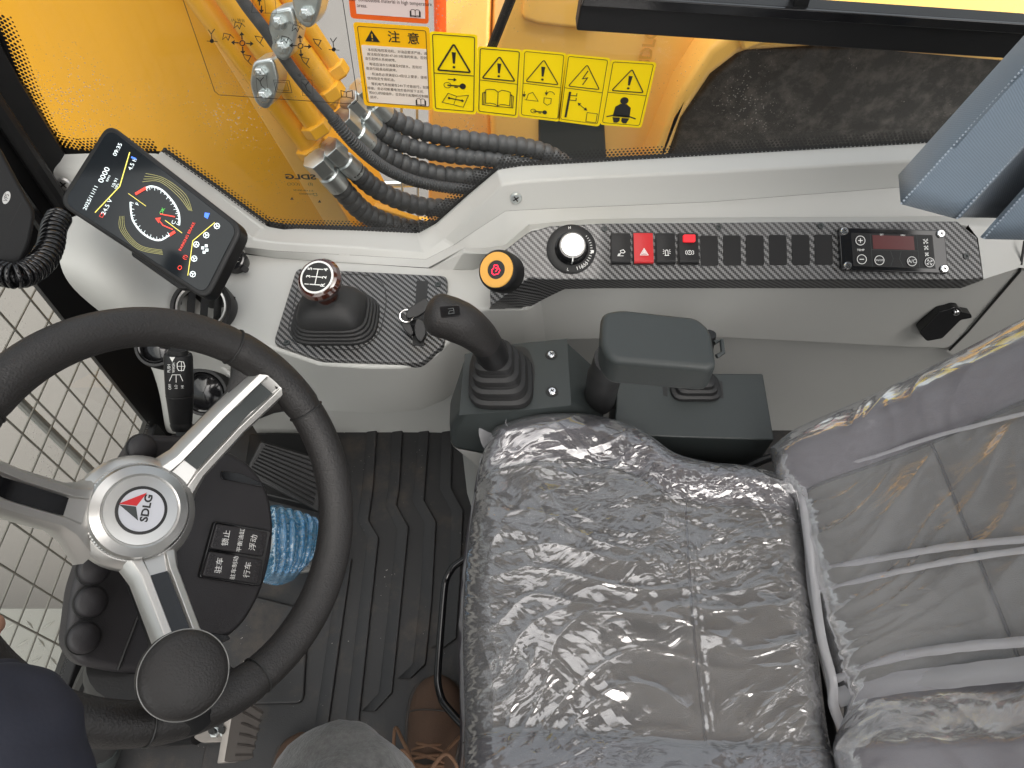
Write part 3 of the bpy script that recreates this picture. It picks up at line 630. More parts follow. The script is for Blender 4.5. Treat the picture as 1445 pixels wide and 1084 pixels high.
# the orange-red notice above it
qr = [(484, -75), (604, -66), (605, 34), (495, 26)]
t = sticker(qr, 'white notice sticker with an orange red border at the top edge', 'redor', group=None)
MB().flat(ST, [ipx(qr, .07, .1), ipx(qr, .955, .1), ipx(qr, .955, .93), ipx(qr, .08, .93)], .0006).build('print_field', M['paper'], t)
m = MB()
for i, s_ in enumerate(['Overheating risk of fire. Park the', 'machine on open ground. Before', 'inspecting and after stopping the machine,', 'clear combustible material in high temperature', 'areas.']):
    w_ = min(.42, .0103*len(s_)); m.ptext(ST, *ipx(qr, .10+w_, .47+i*.085), s_, 7.6, -4, sx=.82)
book(m, qr, .83, .86, .13, .1, .8); m.build('print', M['ink'], t, flip=False)
# the clear chart of control patterns
t = T('control_chart', 'clear decal with black outline diagrams of lever movements', 'sticker', ST.pt(390, 80))
qc = [(250, -20), (303, 130), (312, 134), (500, 147), (505, 141), (480, -20)]
MB().flat(ST, qc, -.0002).build('backing', M['film0'], t)
m = MB(); m.pline(ST, [(255, -10), (303, 129), (309, 134), (499, 147), (505, 141), (482, -10)], 1.1, .0012)
def L(P, w=1.2, c=False): m.pline(ST, P, w, .0012, c)
def arr(x, y, dx, dy):
    L([(x, y), (x+dx*7, y+dy*7)], 1.7); n = V((-dy, dx)); e = V((x+dx*9, y+dy*9)); d_ = V((dx, dy)); m.flat(ST, [tuple(e+d_*2), tuple(e-d_*3+n*3.6), tuple(e-d_*3-n*3.6)], .0013)
for cx, cy in ((342, 61), (424, 65)):
    L([(cx+3.6*math.cos(k*.524), cy+3.6*math.sin(k*.524)) for k in range(12)], 1.5, True)
    for dx, dy in ((1, .07), (-1, -.07), (.07, 1), (-.07, -1)): arr(cx+dx*5, cy+dy*5, dx, dy)
    for ox, oy, a in ((-22, -8, 0), (24, -6, 1), (-6, -24, 2), (7, 20, 3)):
        q = [(cx+ox-6, cy+oy-4), (cx+ox+5, cy+oy-2), (cx+ox+1, cy+oy+6), (cx+ox-3, cy+oy+2)] if a % 2 else [(cx+ox-6, cy+oy+3), (cx+ox-4, cy+oy-6), (cx+ox+5, cy+oy-4), (cx+ox+2, cy+oy+4), (cx+ox-1, cy+oy-1)]
        L(q, 1.1, True); L([(q[2][0], q[2][1]), (q[2][0]+5, q[2][1]+5)], 1)
for x, y in ((298, 50), (470, 62)):
    L([(x-4, y-8), (x, y-2), (x+5, y-9)], 1.2); L([(x, y-2), (x+1, y+6)], 1.2); m.flat(ST, [(x+1+3*math.cos(k*.7), y+8+3*math.sin(k*.7)) for k in range(9)], .0012); L([(x-6, y+8), (x+9, y+9)], 1)
for x, y in ((366, 118), (430, 124)):
    L([(x-4, y-8), (x+1, y-3), (x+6, y-9)], 1.2); L([(x+1, y-3), (x+3, y+3), (x+9, y+8)], 1.2); L([(x-5, y-12), (x+10, y-11), (x+12, y+12), (x-3, y+11)], .5, True)
L([(386, 113), (408, 114), (412, 131), (390, 130)], .8, True); L([(389, 116), (405, 117), (408, 128), (392, 127)], .6, True)
L([(358, -6), (388, -5), (390, 19), (355, 18)], .6, True); L([(373, -6), (375, 19)], .6); arr(366, 8, 0, -1); arr(369, 8, 0, 1)
for x, y, s_ in ((336, 29, '(A) 转台'), (416, 33, '(B) 回转'), (364, 103, '行 走'), (426, 107, '推 土')): m.ptext(ST, x, y, s_, 5.5, -4)
L([(481, 128), (489, 130), (497, 128), (498, 139), (489, 137), (482, 137)], 1.2, True); L([(489, 130), (489, 137)], 1)
m.build('print', M['ink'], t, flip=False)
# maker's mark on the glass, reading from outside
t = T('glass_mark', 'small black maker mark printed on the glass above the sill, reading backwards', 'mark', SG.pt(425, 260))
m = MB(); GM = Pl((0, GY+.0035, 0), (0, -1, 0))
m.ptext(GM, 424, 250, 'SDLG', 15, -1, True, .0, sx=1.2, sy=.8, bold=.035); m.ptext(GM, 414, 260, '(CCC)', 6.5, 0, True, 0); m.ptext(GM, 438, 260, '(E)', 6.5, 0, True, 0)
m.ptext(GM, 428, 269, 'E13 43R-004102', 4.2, -3, True, 0); m.ptext(GM, 432, 274, 'TEMPERED', 4.2, -3, True, 0); m.ptext(GM, 445, 275, '□', 7, 0, True, 0)
for x, y in ((412, 280), (451, 284)): m.flat(GM, [(x-2.4, y+2), (x+2.4, y+2), (x, y-2)], 0)
m.build('print', M['ink'], t, flip=False)
# ================================================================== SIDE CONSOLE (light grey plastic)
PN = V((0, -.54, .84)); PP = Pl(at(1000, 395, 'y', .775), PN)          # slope of the switch panel
SZ = .502
t = CON = T('side_console', 'long light grey plastic console under the side window', 'console', (.2, .85, 0))
R1 = [(215, 230), (288, 284), (358, 337), (392, 342), (498, 348), (596, 356), (628, 338), (668, 298), (708, 261), (740, 256), (832, 250), (1000, 243), (1300, 226), (1500, 214)]
R1b = [(214, 233), (287, 287), (357, 340), (391, 345), (498, 351), (598, 359), (631, 341), (670, 301), (710, 265), (741, 260), (832, 254), (1000, 247), (1300, 230), (1500, 218)]
R2 = [(205, 246), (275, 298), (348, 349), (388, 354), (496, 360), (601, 366), (640, 346), (676, 322), (713, 298), (743, 296), (832, 292), (1000, 285), (1300, 262), (1500, 250)]
R3 = [(200, 256), (270, 305), (345, 357), (385, 364), (492, 371), (604, 378), (655, 350), (682, 350), (712, 346), (746, 317), (832, 309), (1000, 307), (1340, 305), (1500, 303)]
n = len(R0)
g0 = [at(x, y, 'y', GY-.003) for x, y in R0]; g1 = [at(x, y, 'y', .908 if i < 6 else .93) for i, (x, y) in enumerate(R1)]; g1b = [at(x, y, 'y', .930) for x, y in R1b]
g2 = [at(x, y, 'y', .898 if i < 6 else .915) for i, (x, y) in enumerate(R2)]; g3 = [at(x, y, 'z', SZ+.001) if i < 6 else at(x, y, 'y', .885) for i, (x, y) in enumerate(R3)]
MB().grid([[p+V((0, .012, -.004)) for p in g0], g0, g1, g2]).build('window_trim', M['grey'], t, bevel=.004, seg=3)
MB().grid([[p+V((0, .0002, -.0006)) for p in g2], g3]).build('wall_panel', M['grey'], t, sharp=85)
MB().grid([[p+V((0, .02, -.004)) for p in g0], [p+V((0, .02, -.004)) for p in g2], [p+V((0, .03, -.02)) for p in g3], [p+V((0, .03, -.5)) for p in g3]]).build('backing', M['ink'], t)
# ledge over the switch panel and the low wall left of it
L1 = [(604, 378), (655, 356), (684, 357), (716, 354), (750, 324), (836, 316), (1000, 314), (1345, 313), (1366, 318)]
La = [(604, 377), (655, 350), (682, 350), (712, 346), (746, 317), (832, 309), (1000, 307), (1340, 305), (1372, 306)]
ga = [at(x, y, 'y', .885) for x, y in La]; gl = [PP.pt(x, y) for x, y in L1]
gl[0] = at(*L1[0], 'y', .888); gl[1] = at(*L1[1], 'y', .872); gl[2] = at(*L1[2], 'y', .868)
gd = [p+V((0, .006, -.10)) for p in gl]; 
for i, (x, y) in enumerate([(606, 381), (640, 381), (667, 382), (692, 372)]): gd[i] = at(x, y, 'z', SZ-.001)
MB().grid([ga, gl, gd]).build('ledge', M['grey'], t, bevel=.003)
# shelf, its front and the wall below
Lb = [(300, 366), (345, 357), (385, 364), (492, 371), (604, 379), (667, 382), (690, 374), (745, 340)]
Lf = [(262, 452), (300, 470), (386, 492), (450, 514), (520, 519), (566, 519), (594, 515), (617, 500), (640, 475), (660, 450), (676, 438), (690, 436), (742, 436), (797, 406)]
def rs(P, n):                            # resample a polyline to n points
    P = [V(p) for p in P]; D = [0]
    for i in range(1, len(P)): D.append(D[-1]+(P[i]-P[i-1]).length)
    out = []
    for k in range(n):
        d = D[-1]*k/(n-1); i = max(j for j in range(len(P)) if D[j] <= d+1e-9); i = min(i, len(P)-2)
        out.append(P[i].lerp(P[i+1], (d-D[i])/max(1e-9, D[i+1]-D[i])))
    return out
fb_ = [at(x, y, 'z', SZ) for x, y in Lf]; fbk = rs([at(x, y, 'z', SZ) for i, (x, y) in enumerate(Lb)], len(Lf))
fr_ = [p+V((0, .0, -.004)) for p in fb_]
Lw = [(292, 560), (330, 572), (400, 578), (450, 581), (520, 584), (560, 583), (594, 580), (628, 566), (655, 545), (672, 528), (684, 515), (694, 505), (745, 490), (800, 480)]
fl = [at(x, y, 'y', max(.70, p.y+.004)) for (x, y), p in zip(Lw, fb_)]
fbase = [V((p.x, max(p.y+.07, .83), p.z-.008)) for p in fl]; ffl_ = [V((p.x, p.y+.012, 0)) for p in fbase]
MB().grid([fbk, fb_, fl, fbase, ffl_]).build('shelf', M['grey'], t, bevel=.007, seg=3)
Lr = [(742, 437), (797, 406), (1000, 406), (1356, 406), (1388, 394), (1405, 378), (1440, 380)]
Lq = [(745, 491), (800, 480), (1000, 476), (1290, 491), (1335, 492), (1352, 484), (1366, 466)]
r0 = [at(x, y, 'y', .80) for x, y in Lr]; r1 = [at(x, y, 'y', .808) for x, y in Lq]
MB().grid([[p+V((0, .05, .01)) for p in r0], r0, r1, [p+V((0, .028, -.004)) for p in r1]]).build('side_panel', M['grey'], t, bevel=.003)
r2 = [V((p.x, .832, p.z+.02)) for p in r1]; r3 = [V((p.x, .842, .06)) for p in r1]; r4 = [V((p.x, .85, 0)) for p in r1]
r2[-1].x += .5; r3[-1].x += .5; r4[-1].x += .5
MB().grid([r2, r3, r4]).build('lower_panel', M['dgrey'], t)
# end of the console right of the switch panel, and the rear corner panel
k0 = [at(1372, 306, 'y', .885), at(1445, 300, 'y', .885), at(1560, 296, 'y', .885)]
k1 = [PP.pt(1366, 318), PP.pt(1404, 322), at(1560, 318, 'y', .86)]
k2 = [PP.pt(1380, 336), PP.pt(1412, 336), at(1560, 340, 'y', .84)]
k3 = [PP.pt(1388, 394), PP.pt(1438, 378), at(1560, 380, 'y', .82)]
MB().grid([k0, k1, k2, k3]).build('end_cap', M['grey'], t, bevel=.004)
kk = [at(1440, 382, 'y', .803), at(1560, 384, 'y', .80)]; kl = [at(1368, 468, 'y', .812), at(1560, 475, 'y', .81)]; km = [at(1335, 496, 'y', .815), at(1560, 600, 'y', .81)]
MB().grid([kk, kl, km]).build('rear_panel', M['grey'], t)
MB().tube([at(1441, 372, 'y', .798), at(1439, 383, 'y', .798), at(1366, 468, 'y', .804), at(1340, 494, 'y', .806)], .0022, 6).build('seam', M['ink'], t)
MB().tube([at(1446, 340, 'y', .82), at(1441, 372, 'y', .80)], .0022, 6).build('seam', M['ink'], t)
UW = plane3(at(700, 290, 'y', .92), at(800, 290, 'y', .92), at(800, 262, 'y', .93))
screw(UW, 728, 279, .0095, t, .002, 'zinc')
LWp = plane3(at(450, 360, 'y', .915), at(520, 364, 'y', .915), at(500, 350, 'y', .933))
screw(LWp, 486, 359, .0095, t, .002, 'zinc')
# front corner tower
NT = [[(62, 219, .955), (118, 217, .96), (160, 215, .96), (225, 217, .96), (300, 269, .96), (374, 322, .955)],
      [(73, 240, .935), (120, 246, .935), (165, 258, .935), (222, 262, .925), (290, 310, .92), (346, 354, .91)],
      [(92, 290, .915), (135, 300, .91), (185, 318, .90), (235, 340, .90), (296, 362, .90), (344, 360, .90)]]
m = MB(); m.grid([[at(x, y, 'y', w) for x, y, w in r] for r in NT]); m.build('corner_panel', M['grey'], t, bevel=.006, seg=3)
NZ = [[(95, 300, .66), (140, 305, .64), (190, 320, .60), (238, 340, .55), (296, 362, .52), (344, 359, .503)],
      [(79, 340, .655), (140, 352, .65), (195, 372, .60), (240, 392, .545), (292, 402, .504), (335, 410, .500)],
      [(84, 372, .64), (140, 392, .63), (190, 410, .59), (238, 424, .53), (290, 432, .502), (330, 430, .500)],
      [(93, 398, .61), (140, 425, .59), (190, 448, .55), (235, 462, .51), (280, 470, .50), (318, 474, .499)],
      [(128, 432, .52), (165, 456, .50), (200, 480, .47), (238, 500, .475), (282, 494, .487), (320, 492, .487)],
      [(205, 486, .36), (212, 492, .36), (222, 502, .36), (245, 520, .37), (285, 530, .38), (330, 525, .39)],
      [(228, 560, .22), (232, 580, .22), (240, 590, .22), (262, 596, .24), (300, 590, .26), (345, 578, .28)],
      [(232, 606, .02), (238, 612, .02), (250, 612, .02), (272, 612, .02), (310, 612, .02), (350, 610, .02)]]
m = MB(); m.grid([[at(x, y, 'z', w) for x, y, w in r] for r in NZ]); m.build('corner_tower', M['grey'], t, sub=2)
TP = plane3(at(79, 340, 'z', .655), at(195, 372, 'z', .60), at(140, 305, 'z', .64))
MB().pline(TP, rnd([(100, 330), (155, 330), (160, 352), (143, 356), (112, 346)], 8), 1.3, .004, True).build('access_cover', M['dgrey'], t)
screw(plane3(at(73, 240, 'y', .935), at(120, 246, 'y', .935), at(92, 290, 'y', .915)), 92, 259, .011, t, .002, 'satin')
MB().tube([at(134, 430, 'z', .53), at(176, 438, 'z', .56)], [.002, .007], 4).build('bright_edge', M['white'], t)
MB().tube([at(268, 480, 'z', .46), at(300, 505, 'z', .43), at(345, 545, 'z', .38)], .004, 8).build('lower_seam', M['dgrey'], t)

# ------------------------------------------------------------------ air vents
def vent(px, py, r, n, label, z, fins=True):
    c = at(px, py, 'z', z); f = frame(c, n); t = T('air_vent', label, 'air vent', c, 'round air vents')
    o = MB().lathe(f, [(r*1.2, -.03), (r*1.2, -.004), (r*1.14, .006), (r*1.0, .006), (r*.98, -.002), (r*.98, -.03)], 40, False); o.build('outer_ring', M['black'], t)
    MB().lathe(f, [(r*.97, .003), (r*.93, .007), (r*.86, .006), (r*.84, -.004), (r*.97, -.004)], 40, False).build('bright_ring', M['satin' if fins else 'gloss'], t)
    m = MB(); m.ffl(f, circ(r*.98), -.028); m.build('duct', M['ink'], t)
    if fins:
        for i in range(-2, 3):
            w = math.sqrt(max(.01, 1-(i*.36)**2))*r*.83; g = (fp(f, i*r*.5, 0, -.012), f[1], f[2], f[3])
            g2 = frame(g[0], f[3]+f[1]*.7, f[2]); MB().fbox(g2, (-w, -.006, -.0012), (w, .006, .0012)).build('fin', M['black'], t, bevel=.0005)
    else: MB().lathe(f, [(r*.84, -.004), (r*.5, .002), (.001, .004)], 32, False).build('shutter', M['gloss'], t)
vent(285, 434, .042, (.12, -.42, .9), 'round vent with a bright ring under the corner of the screen', .526)
vent(288, 553, .037, (.05, -.75, .7), 'closed black vent with a glossy shutter behind the wiper stalk', .375, False)
vent(222, 488, .030, (.0, -.5, .9), 'black vent mostly hidden by the top of the steering wheel', .50, False)

# ------------------------------------------------------------------ capped socket
c = at(330, 367, 'z', .522); f = frame(c, (.1, -.45, .9)); t = T('power_socket', 'black round socket cap with a pull tab right of the screen', 'socket', c)
MB().lathe(f, [(.0215, -.02), (.0215, .006), (.0195, .0095), (.017, .010), (.0165, .0085), (.001, .0085)], 28).build('cap', M['gloss'], t)
f2, _ = Pl(c, f[3]).fr(330, 367, -40); MB().fprism((c, f2[1], f2[2], f[3]), [(.018, -.006), (.031, -.005), (.033, 0), (.031, .005), (.018, .006)], .001, .006).build('tab', M['black'], t, bevel=.0015)
f2, _ = Pl(c, f[3]).fr(330, 367, -60); g = (c, f2[1], f2[2], f[3]); m = MB(); m.text((fp(g, 0, .004, .0092), *g[1:]), '12V/24V', .0062); m.text((fp(g, 0, -.003, .0092), *g[1:]), 'MAX 10A', .0048); m.text((fp(g, 0, .0105, .0092), *g[1:]), '120W', .004); m.build('lettering', M['white'], t)

# ------------------------------------------------------------------ display
c = at(210, 298, 'd', .96); pa, pb, pc = at(150, 184, 'd', .985), at(334, 326, 'd', .945), at(90, 288, 'd', .975)
SP = plane3(pa, pb, pc); t = T('display_screen', 'tilted black display screen with a gauge on the grey corner', 'screen', SP.pt(210, 298))
oq = [(152, 172), (344, 321), (291, 425), (80, 286)]
MB().slab(SP, rnd(oq, 19, 6), .026).build('housing', M['black'], t, bevel=.004, seg=3)
MB().slab(SP, rnd([(154, 181), (335, 322), (288, 415), (90, 286)], 15, 6), .002, .0012).build('glass_front', M['screen'], t, bevel=.0006)
MB().slab(SP, [(186, 346), (264, 400), (266, 408), (252, 408), (184, 360)], .012, -.016).build('rear_lip', M['black'], t, bevel=.003)
b = SP.pt(230, 330, -.03); MB().tube([b, b+V((.03, .05, -.06)), at(285, 395, 'z', .51)], .018, 12).build('mount', M['black'], t)
def S_(pts, w, m_, name, cl=False, h=.0018): m = MB(); m.pline(SP, pts, w, h, cl); return m.build(name, M[m_], t, flip=False)
m = MB(); m.pline(SP, [(183, 215), (169, 263), (134, 300)], 1.5, .0018); m.build('yellow_chevron', M['scy'], t, flip=False)
m = MB(); m.pline(SP, [(303, 314), (272, 340), (265, 389)], 1.1, .0018); m.build('lower_chevron', M['scy'], t, flip=False)
ga = []
for side in (0, 1):                     # two half gauges
    arc = [(206, 265), (214, 263), (228, 268), (242, 282), (250, 295), (253, 305), (253, 318)] if side == 0 else [(184, 285), (185, 300), (188, 312), (198, 326), (212, 336), (226, 339), (239, 332)]
    A = [tuple(p) for p in catmull([V((x, y, 0)) for x, y in arc], 6)]; A = [(p[0], p[1]) for p in A]
    m = MB(); m.pline(SP, A, 2.3, .0018)
    for i in range(0, len(A), 2):
        cx, cy = 219, 301; p = V(A[i]); d = (V((cx, cy))-p).normalized(); m.pline(SP, [tuple(p), tuple(p+d*(5 if i % 4 == 0 else 3))], .7, .0018)
    m.build('gauge_arc', M['scw'], t, flip=False)
    m = MB()
    for k in range(4):
        q = 7+k*4.4
        if side == 0: B = [(203+k*1.5-2, 259-q*.9+4), (222+q*.5, 256-q*.35+3), (246+q*.75, 276-q*.2+2), (264+q*.35, 298+q*.1-2)]
        else: B = [(178-q*.45, 305), (182-q*.6, 325), (200-q*.3, 344+q*.35), (228+q*.1, 352+q*.45-2)]
        m.pline(SP, [(p[0], p[1]) for p in catmull([V((x, y, 0)) for x, y in B], 5)], .5, .0018)
    m.build('contour_lines', M['sco'], t, flip=False)
m = MB(); m.pline(SP, [(191, 274), (206, 265)], 4, .0019); m.pline(SP, [(239, 332), (247, 327)], 4, .0019); m.pline(SP, [(244, 324), (230, 318), (222, 308)], 1.3, .0019); m.pline(SP, [(247, 306), (226, 302)], 1.5, .0019); m.flat(SP, [(219, 308), (227, 307), (224, 315)], .0019)
m.ptext(SP, 264, 334, 'PARKING BRAKE', 6, 63, h=.0018); m.ptext(SP, 261, 363, '(!)', 8, 63, h=.0018); m.ptext(SP, 254, 378, 'O', 9, 63, h=.0018); m.ptext(SP, 144, 304, '□', 8, 63, h=.0018); m.build('red_marks', M['scr'], t, flip=False)
m = MB(); m.pline(SP, [(181, 273), (206, 291)], .7, .0018); m.pline(SP, [(233, 311), (257, 329)], .9, .0018); m.build('needle_line', M['scy'], t, flip=False)
m = MB()
for x, y, s_, z in ((147, 247, '0000', 12), (153, 252, 'RPM', 5), (166, 211, '09:35', 9), (187, 232, '4.5 h', 9), (128, 279, '2025/11/11', 8.5), (151, 292, '24.5 V', 9.5), (162, 258, '10.91', 7), (165, 263, 'MPa', 5), (194, 288, 'F', 8), (245, 314, 'C', 8)): m.ptext(SP, x, y, s_, z, 63, h=.0018)
for x, y in ((286, 350), (292, 353), (288, 356), (291, 347)): m.flat(SP, [(x-2, y-2), (x+2, y-2), (x+2, y+2), (x-2, y+2)], .0018)
for x, y in ((306, 319), (291, 332), (277, 345), (274, 365), (272, 387)):
    m.pline(SP, [(x+4*math.cos(k*.785), y+4*math.sin(k*.785)) for k in range(8)], 1, .0018, True)
    for k in range(3): m.pline(SP, [(x, y), (x+3*math.cos(k*2.1+x), y+3*math.sin(k*2.1+x))], 1.2, .0018)
m.build('readouts', M['scw'], t, flip=False)
m = MB(); m.ptext(SP, 229, 298, 'OK', 7, 63, h=.0018); m.build('green_icon', M['scg'], t, flip=False)
m = MB(); m.flat(SP, [(289, 300), (296, 301), (293, 309), (288, 306)], .0018); m.ptext(SP, 188, 223, '▮', 8, 63, h=.0018); m.build('blue_icon', M['scb'], t, flip=False)

# ------------------------------------------------------------------ shifter plate, shifter, key
SZP = Pl((0, 0, SZ+.008), (0, 0, 1))
t = T('shifter_plate', 'carbon patterned plate round the gear lever on the grey shelf', 'plate', SZP.pt(510, 440))
pq = rnd([(418, 378), (632, 389), (628, 484), (594, 512), (452, 507), (385, 484)], 9, 4)
uvp = SZP.fr(510, 440, 0)[0]
MB().slab(SZP, pq, .016).build('plate', M['carbon'], t, bevel=.003, seg=2, uv=uvp)
MB().pline(SZP, rnd([(424, 392), (512, 386), (542, 398), (546, 428), (536, 472), (508, 494), (452, 492), (404, 474)], 18, 5), 1.2, .0008, True).build('boot_seam', M['ink'], t, flip=False)
MB().slab(SZP, [(588, 396), (604, 397), (598, 488), (582, 487)], .003, .0012).build('slot', M['ink'], t)
for x, y in ((405, 484), (618, 402)):
    f, _ = SZP.fr(x, y); MB().lathe(f, [(.0055, 0), (.005, .002), (.002, .0022), (.0018, .0005), (.0001, .0005)], 12).build('rivet', M['slate'], t)
cG = V((SZP.pt(474, 452).x, SZP.pt(474, 452).y, SZ+.008)); t = T('gear_lever', 'gear lever with a dark red wood knob and black rubber boot', 'gear lever', cG)
def rr3(cx, cy, z, w, h, r): return [V((cx+x, cy+y, z)) for x, y in rrect(w, h, r, 5)]
kn = at(449, 393, 'y', cG.y-.005); rows = []
for i, (s_, z) in enumerate([(1.0, 0), (1.0, .006), (.95, .0075), (.955, .013), (.9, .0145), (.905, .020), (.85, .0215), (.855, .027), (.80, .0285), (.80, .033), (.70, .050), (.55, .060), (.36, .066), (.28, .070)]):
    k = z/.07; rows.append(rr3(cG.x+(kn.x-cG.x)*k*.35, cG.y+(.0)*k, cG.z+z*.85, (.140*s_)*(1-.06*k), .106*s_, .040*s_))
m = MB(); m.grid(rows, True); m.poly(rows[-1]); m.build('boot', M['rubber'], t, bevel=.0012)
kt = kn; ax = (kt-V((cG.x+.012, cG.y, cG.z+.055))).normalized(); kf = frame(kt, (ax*.6+V((0, -.35, .55))).normalized()); base = V((cG.x+(kn.x-cG.x)*.4, cG.y, cG.z+.055))
MB().tube([base, base.lerp(kt, .35), base.lerp(kt, .62), base.lerp(kt, .8)], [.0175, .0165, .0185, .026], 20).build('shaft', M['wood'], t)
MB().lathe(kf, [(.012, -.030), (.026, -.024), (.033, -.013), (.0345, -.004), (.031, .002), (.0255, .0045), (.001, .0045)], 36).build('knob', M['wood'], t)
o = MB().lathe(kf, [(.0265, .0042), (.0262, .0056), (.0235, .0058), (.0234, .0050)], 36, False).build('knob_ring', M['white'], t)
MB().ffl(kf, circ(.0236, 32), .0052).build('knob_face', M['ink'], t)
kq = Pl(kt, kf[3]); f2, _ = kq.fr(449, 393, 78); g = (kt, f2[1], f2[2], kf[3]); m = MB()
for x, s_, s2 in ((-.0125, '1', 'R'), (0, '3', '2'), (.0125, '5', '4')):
    m.fline(g, [(x, -.0085), (x, .0085)], .0014, .006)
    m.text((fp(g, x, .013, .006), *g[1:]), s_, .0095, bold=.02); m.text((fp(g, x, -.0128, .006), *g[1:]), s2, .0095, bold=.02)
m.fline(g, [(-.0125, 0), (.0125, 0)], .0014, .006); m.build('shift_pattern', M['white'], t, flip=False)
# key with fobs hanging at the slot
t = T('ignition_key', 'black ignition key with dark fobs left of the joystick grip', 'key', SZP.pt(590, 450))
KP = Pl(SZP.pt(590, 450)+V((0, 0, .03)), (0, -.5, .85))
MB().slab(KP, rnd([(574, 436), (600, 420), (606, 426), (603, 438), (588, 448), (572, 450)], 6), .011, .012).build('fob', M['rubber'], t, bevel=.003, seg=3)
MB().slab(KP, rnd([(566, 440), (576, 448), (584, 470), (580, 474), (572, 468), (565, 456)], 6), .012, .004).build('fob', M['rubber'], t, bevel=.003, seg=3)
MB().slab(KP, rnd([(588, 448), (598, 452), (602, 470), (594, 484), (586, 476), (584, 460)], 6), .012, .006).build('key_head', M['rubber'], t, bevel=.003, seg=3)
f, _ = KP.fr(574, 446, 0, .01); MB().tube([fp(f, .011*math.cos(k*.4), .010*math.sin(k*.4), 0) for k in range(16)], .0011, 6, True).build('key_ring', M['chrome'], t)
f, _ = SZP.fr(586, 466); MB().lathe(f, [(.010, 0), (.010, .008), (.007, .012), (.006, .02)], 16).build('lock_barrel', M['black'], t)

# ------------------------------------------------------------------ carbon switch panel and what sits in it
t = T('switch_panel', 'long carbon patterned switch panel under the window ledge', 'panel', PP.pt(1040, 360))
bk = [(690, 368), (700, 361), (716, 350), (745, 328), (775, 319), (850, 315), (1100, 313), (1351, 312), (1378, 334)]
cr = [(692, 433), (703, 425), (722, 410), (747, 393), (775, 395), (850, 395), (1100, 395), (1360, 395), (1387, 393)]
bt = [(690, 437), (715, 437), (741, 437), (768, 422), (797, 408), (850, 407), (1100, 407), (1356, 407), (1387, 395.5)]
ub = [PP.pt(x, y) for x, y in bk]; uc = [PP.pt(x, y) for x, y in cr]; ud = [at(x, y, 'y', max(.79, p.y+.012)) for (x, y), p in zip(bt, uc)]
uf = PP.fr(1000, 395, 0)[0]
MB().grid([[p-PN*.03 for p in ub], ub, uc, ud]).build('fascia', M['carbon'], t, bevel=.0025, uv=uf)
for x, y in ((853, 323), (1014, 321), (1158, 319), (1363, 362)):
    f, _ = PP.fr(x, y); MB().lathe(f, [(.005, 0), (.0045, .0018), (.0018, .002), (.0016, .0004), (.0001, .0004)], 12).build('rivet', M['slate'], t)
# blank covers: one built, five copies
def skew(x0, y0, w, h, k): return [(x0, y0), (x0+w, y0+.6), (x0+w+k, y0+h), (x0+k, y0+h)]
bl = ['blank switch cover next to the parking brake switch', 'second blank switch cover from the parking brake switch', 'third blank switch cover from the parking brake switch', 'third blank switch cover from the climate control', 'second blank switch cover from the climate control', 'blank switch cover next to the climate control']
b0 = tag(MB().slab(PP, rnd(skew(988, 332, 25, 43, 1.0), 3), .004, .0016).build('blank_cover', M['black'], bevel=.0008), bl[0], 'switch cover', 'blank switch covers')
p0 = PP.pt(1000, 354)
for i in range(1, 6): dup(b0, PP.pt(1000+i*32.3, 354-.3*i)-p0, bl[i])
# rocker switches
def rocker(x0, y0, w, h, colr, label, icon):
    c = PP.pt(x0+w/2, y0+h/2); t = T('rocker_switch', label, 'switch', c, 'rocker switches'); f, m_ = PP.fr(x0+w/2, y0+h/2); a, b = w*m_/2, h*m_/2*1.02
    MB().fprism(f, rrect(2*a+.0018, 2*b+.003, .003), -.004, .0026).build('bezel', M['ink'], t, bevel=.0008)
    rows = []
    for y, z in ((-b, .002), (-b, .0095), (-b*.86, .0115), (-b*.3, .0095), (b*.2, .0075), (b*.75, .0062), (b, .005), (b, .001)):
        rows.append([fp(f, s_*a, y, z-(.0012 if abs(s_) > .93 else 0)) for s_ in (-1, -.94, -.5, 0, .5, .94, 1)])
    MB().grid(rows).build('rocker', M[colr], t, bevel=.0012, seg=3)
    g = (fp(f, 0, -b*.32, .0105), f[1], (f[2]*b*1.0-f[3]*.0035).normalized(), f[3])
    return t, f, g, a, b
tri_ = [(0, .0062), (.0062, -.0045), (-.0062, -.0045)]
t, f, g, a, b = rocker(862.5, 331, 26, 42, 'black', 'black rocker switch with a work lamp symbol, nearest the throttle knob', 0)
m = MB(); m.fline(g, [(-.002, .003), (.003, .0045), (.0055, .001), (.003, -.001), (-.001, 0)], .0009, .0012, True)
for k in range(4): m.fline(g, [(-.001-.0012*k, -.0005-.0004*k), (-.0035-.0008*k, -.005)], .0006, .0012)
m.fline(g, [(-.0065, -.0055), (.003, -.0055)], .0007, .0012); m.build('symbol', M['white'], t, flip=False)
t, f, g, a, b = rocker(893.5, 330, 27, 43, 'red', 'bright red rocker switch with a white triangle', 0)
m = MB(); m.fline(g, tri_, .0009, .0014, True); m.fline(g, [(x*.55, y*.55) for x, y in tri_], .0008, .0014, True); m.fline(g, [(x*.2, y*.2) for x, y in tri_], .0008, .0014, True); m.build('symbol', M['white'], t, flip=False)
t, f, g, a, b = rocker(925.5, 331, 26, 42, 'black', 'black rocker switch with a beacon symbol, just right of the red one', 0)
m = MB(); m.fline(g, [(-.002, -.0045), (-.002, .002), (-.001, .004), (.001, .004), (.002, .002), (.002, -.0045)], .0009, .0014); m.fline(g, [(-.0035, -.0048), (.0035, -.0048)], .001, .0014)
for s_ in (-1, 1):
    for q in ((.0035, .001, .006, .0015), (.0033, .003, .0055, .0048), (.0035, -.001, .006, -.002)): m.fline(g, [(s_*q[0], q[1]), (s_*q[2], q[3])], .0007, .0014)
m.build('symbol', M['white'], t, flip=False)
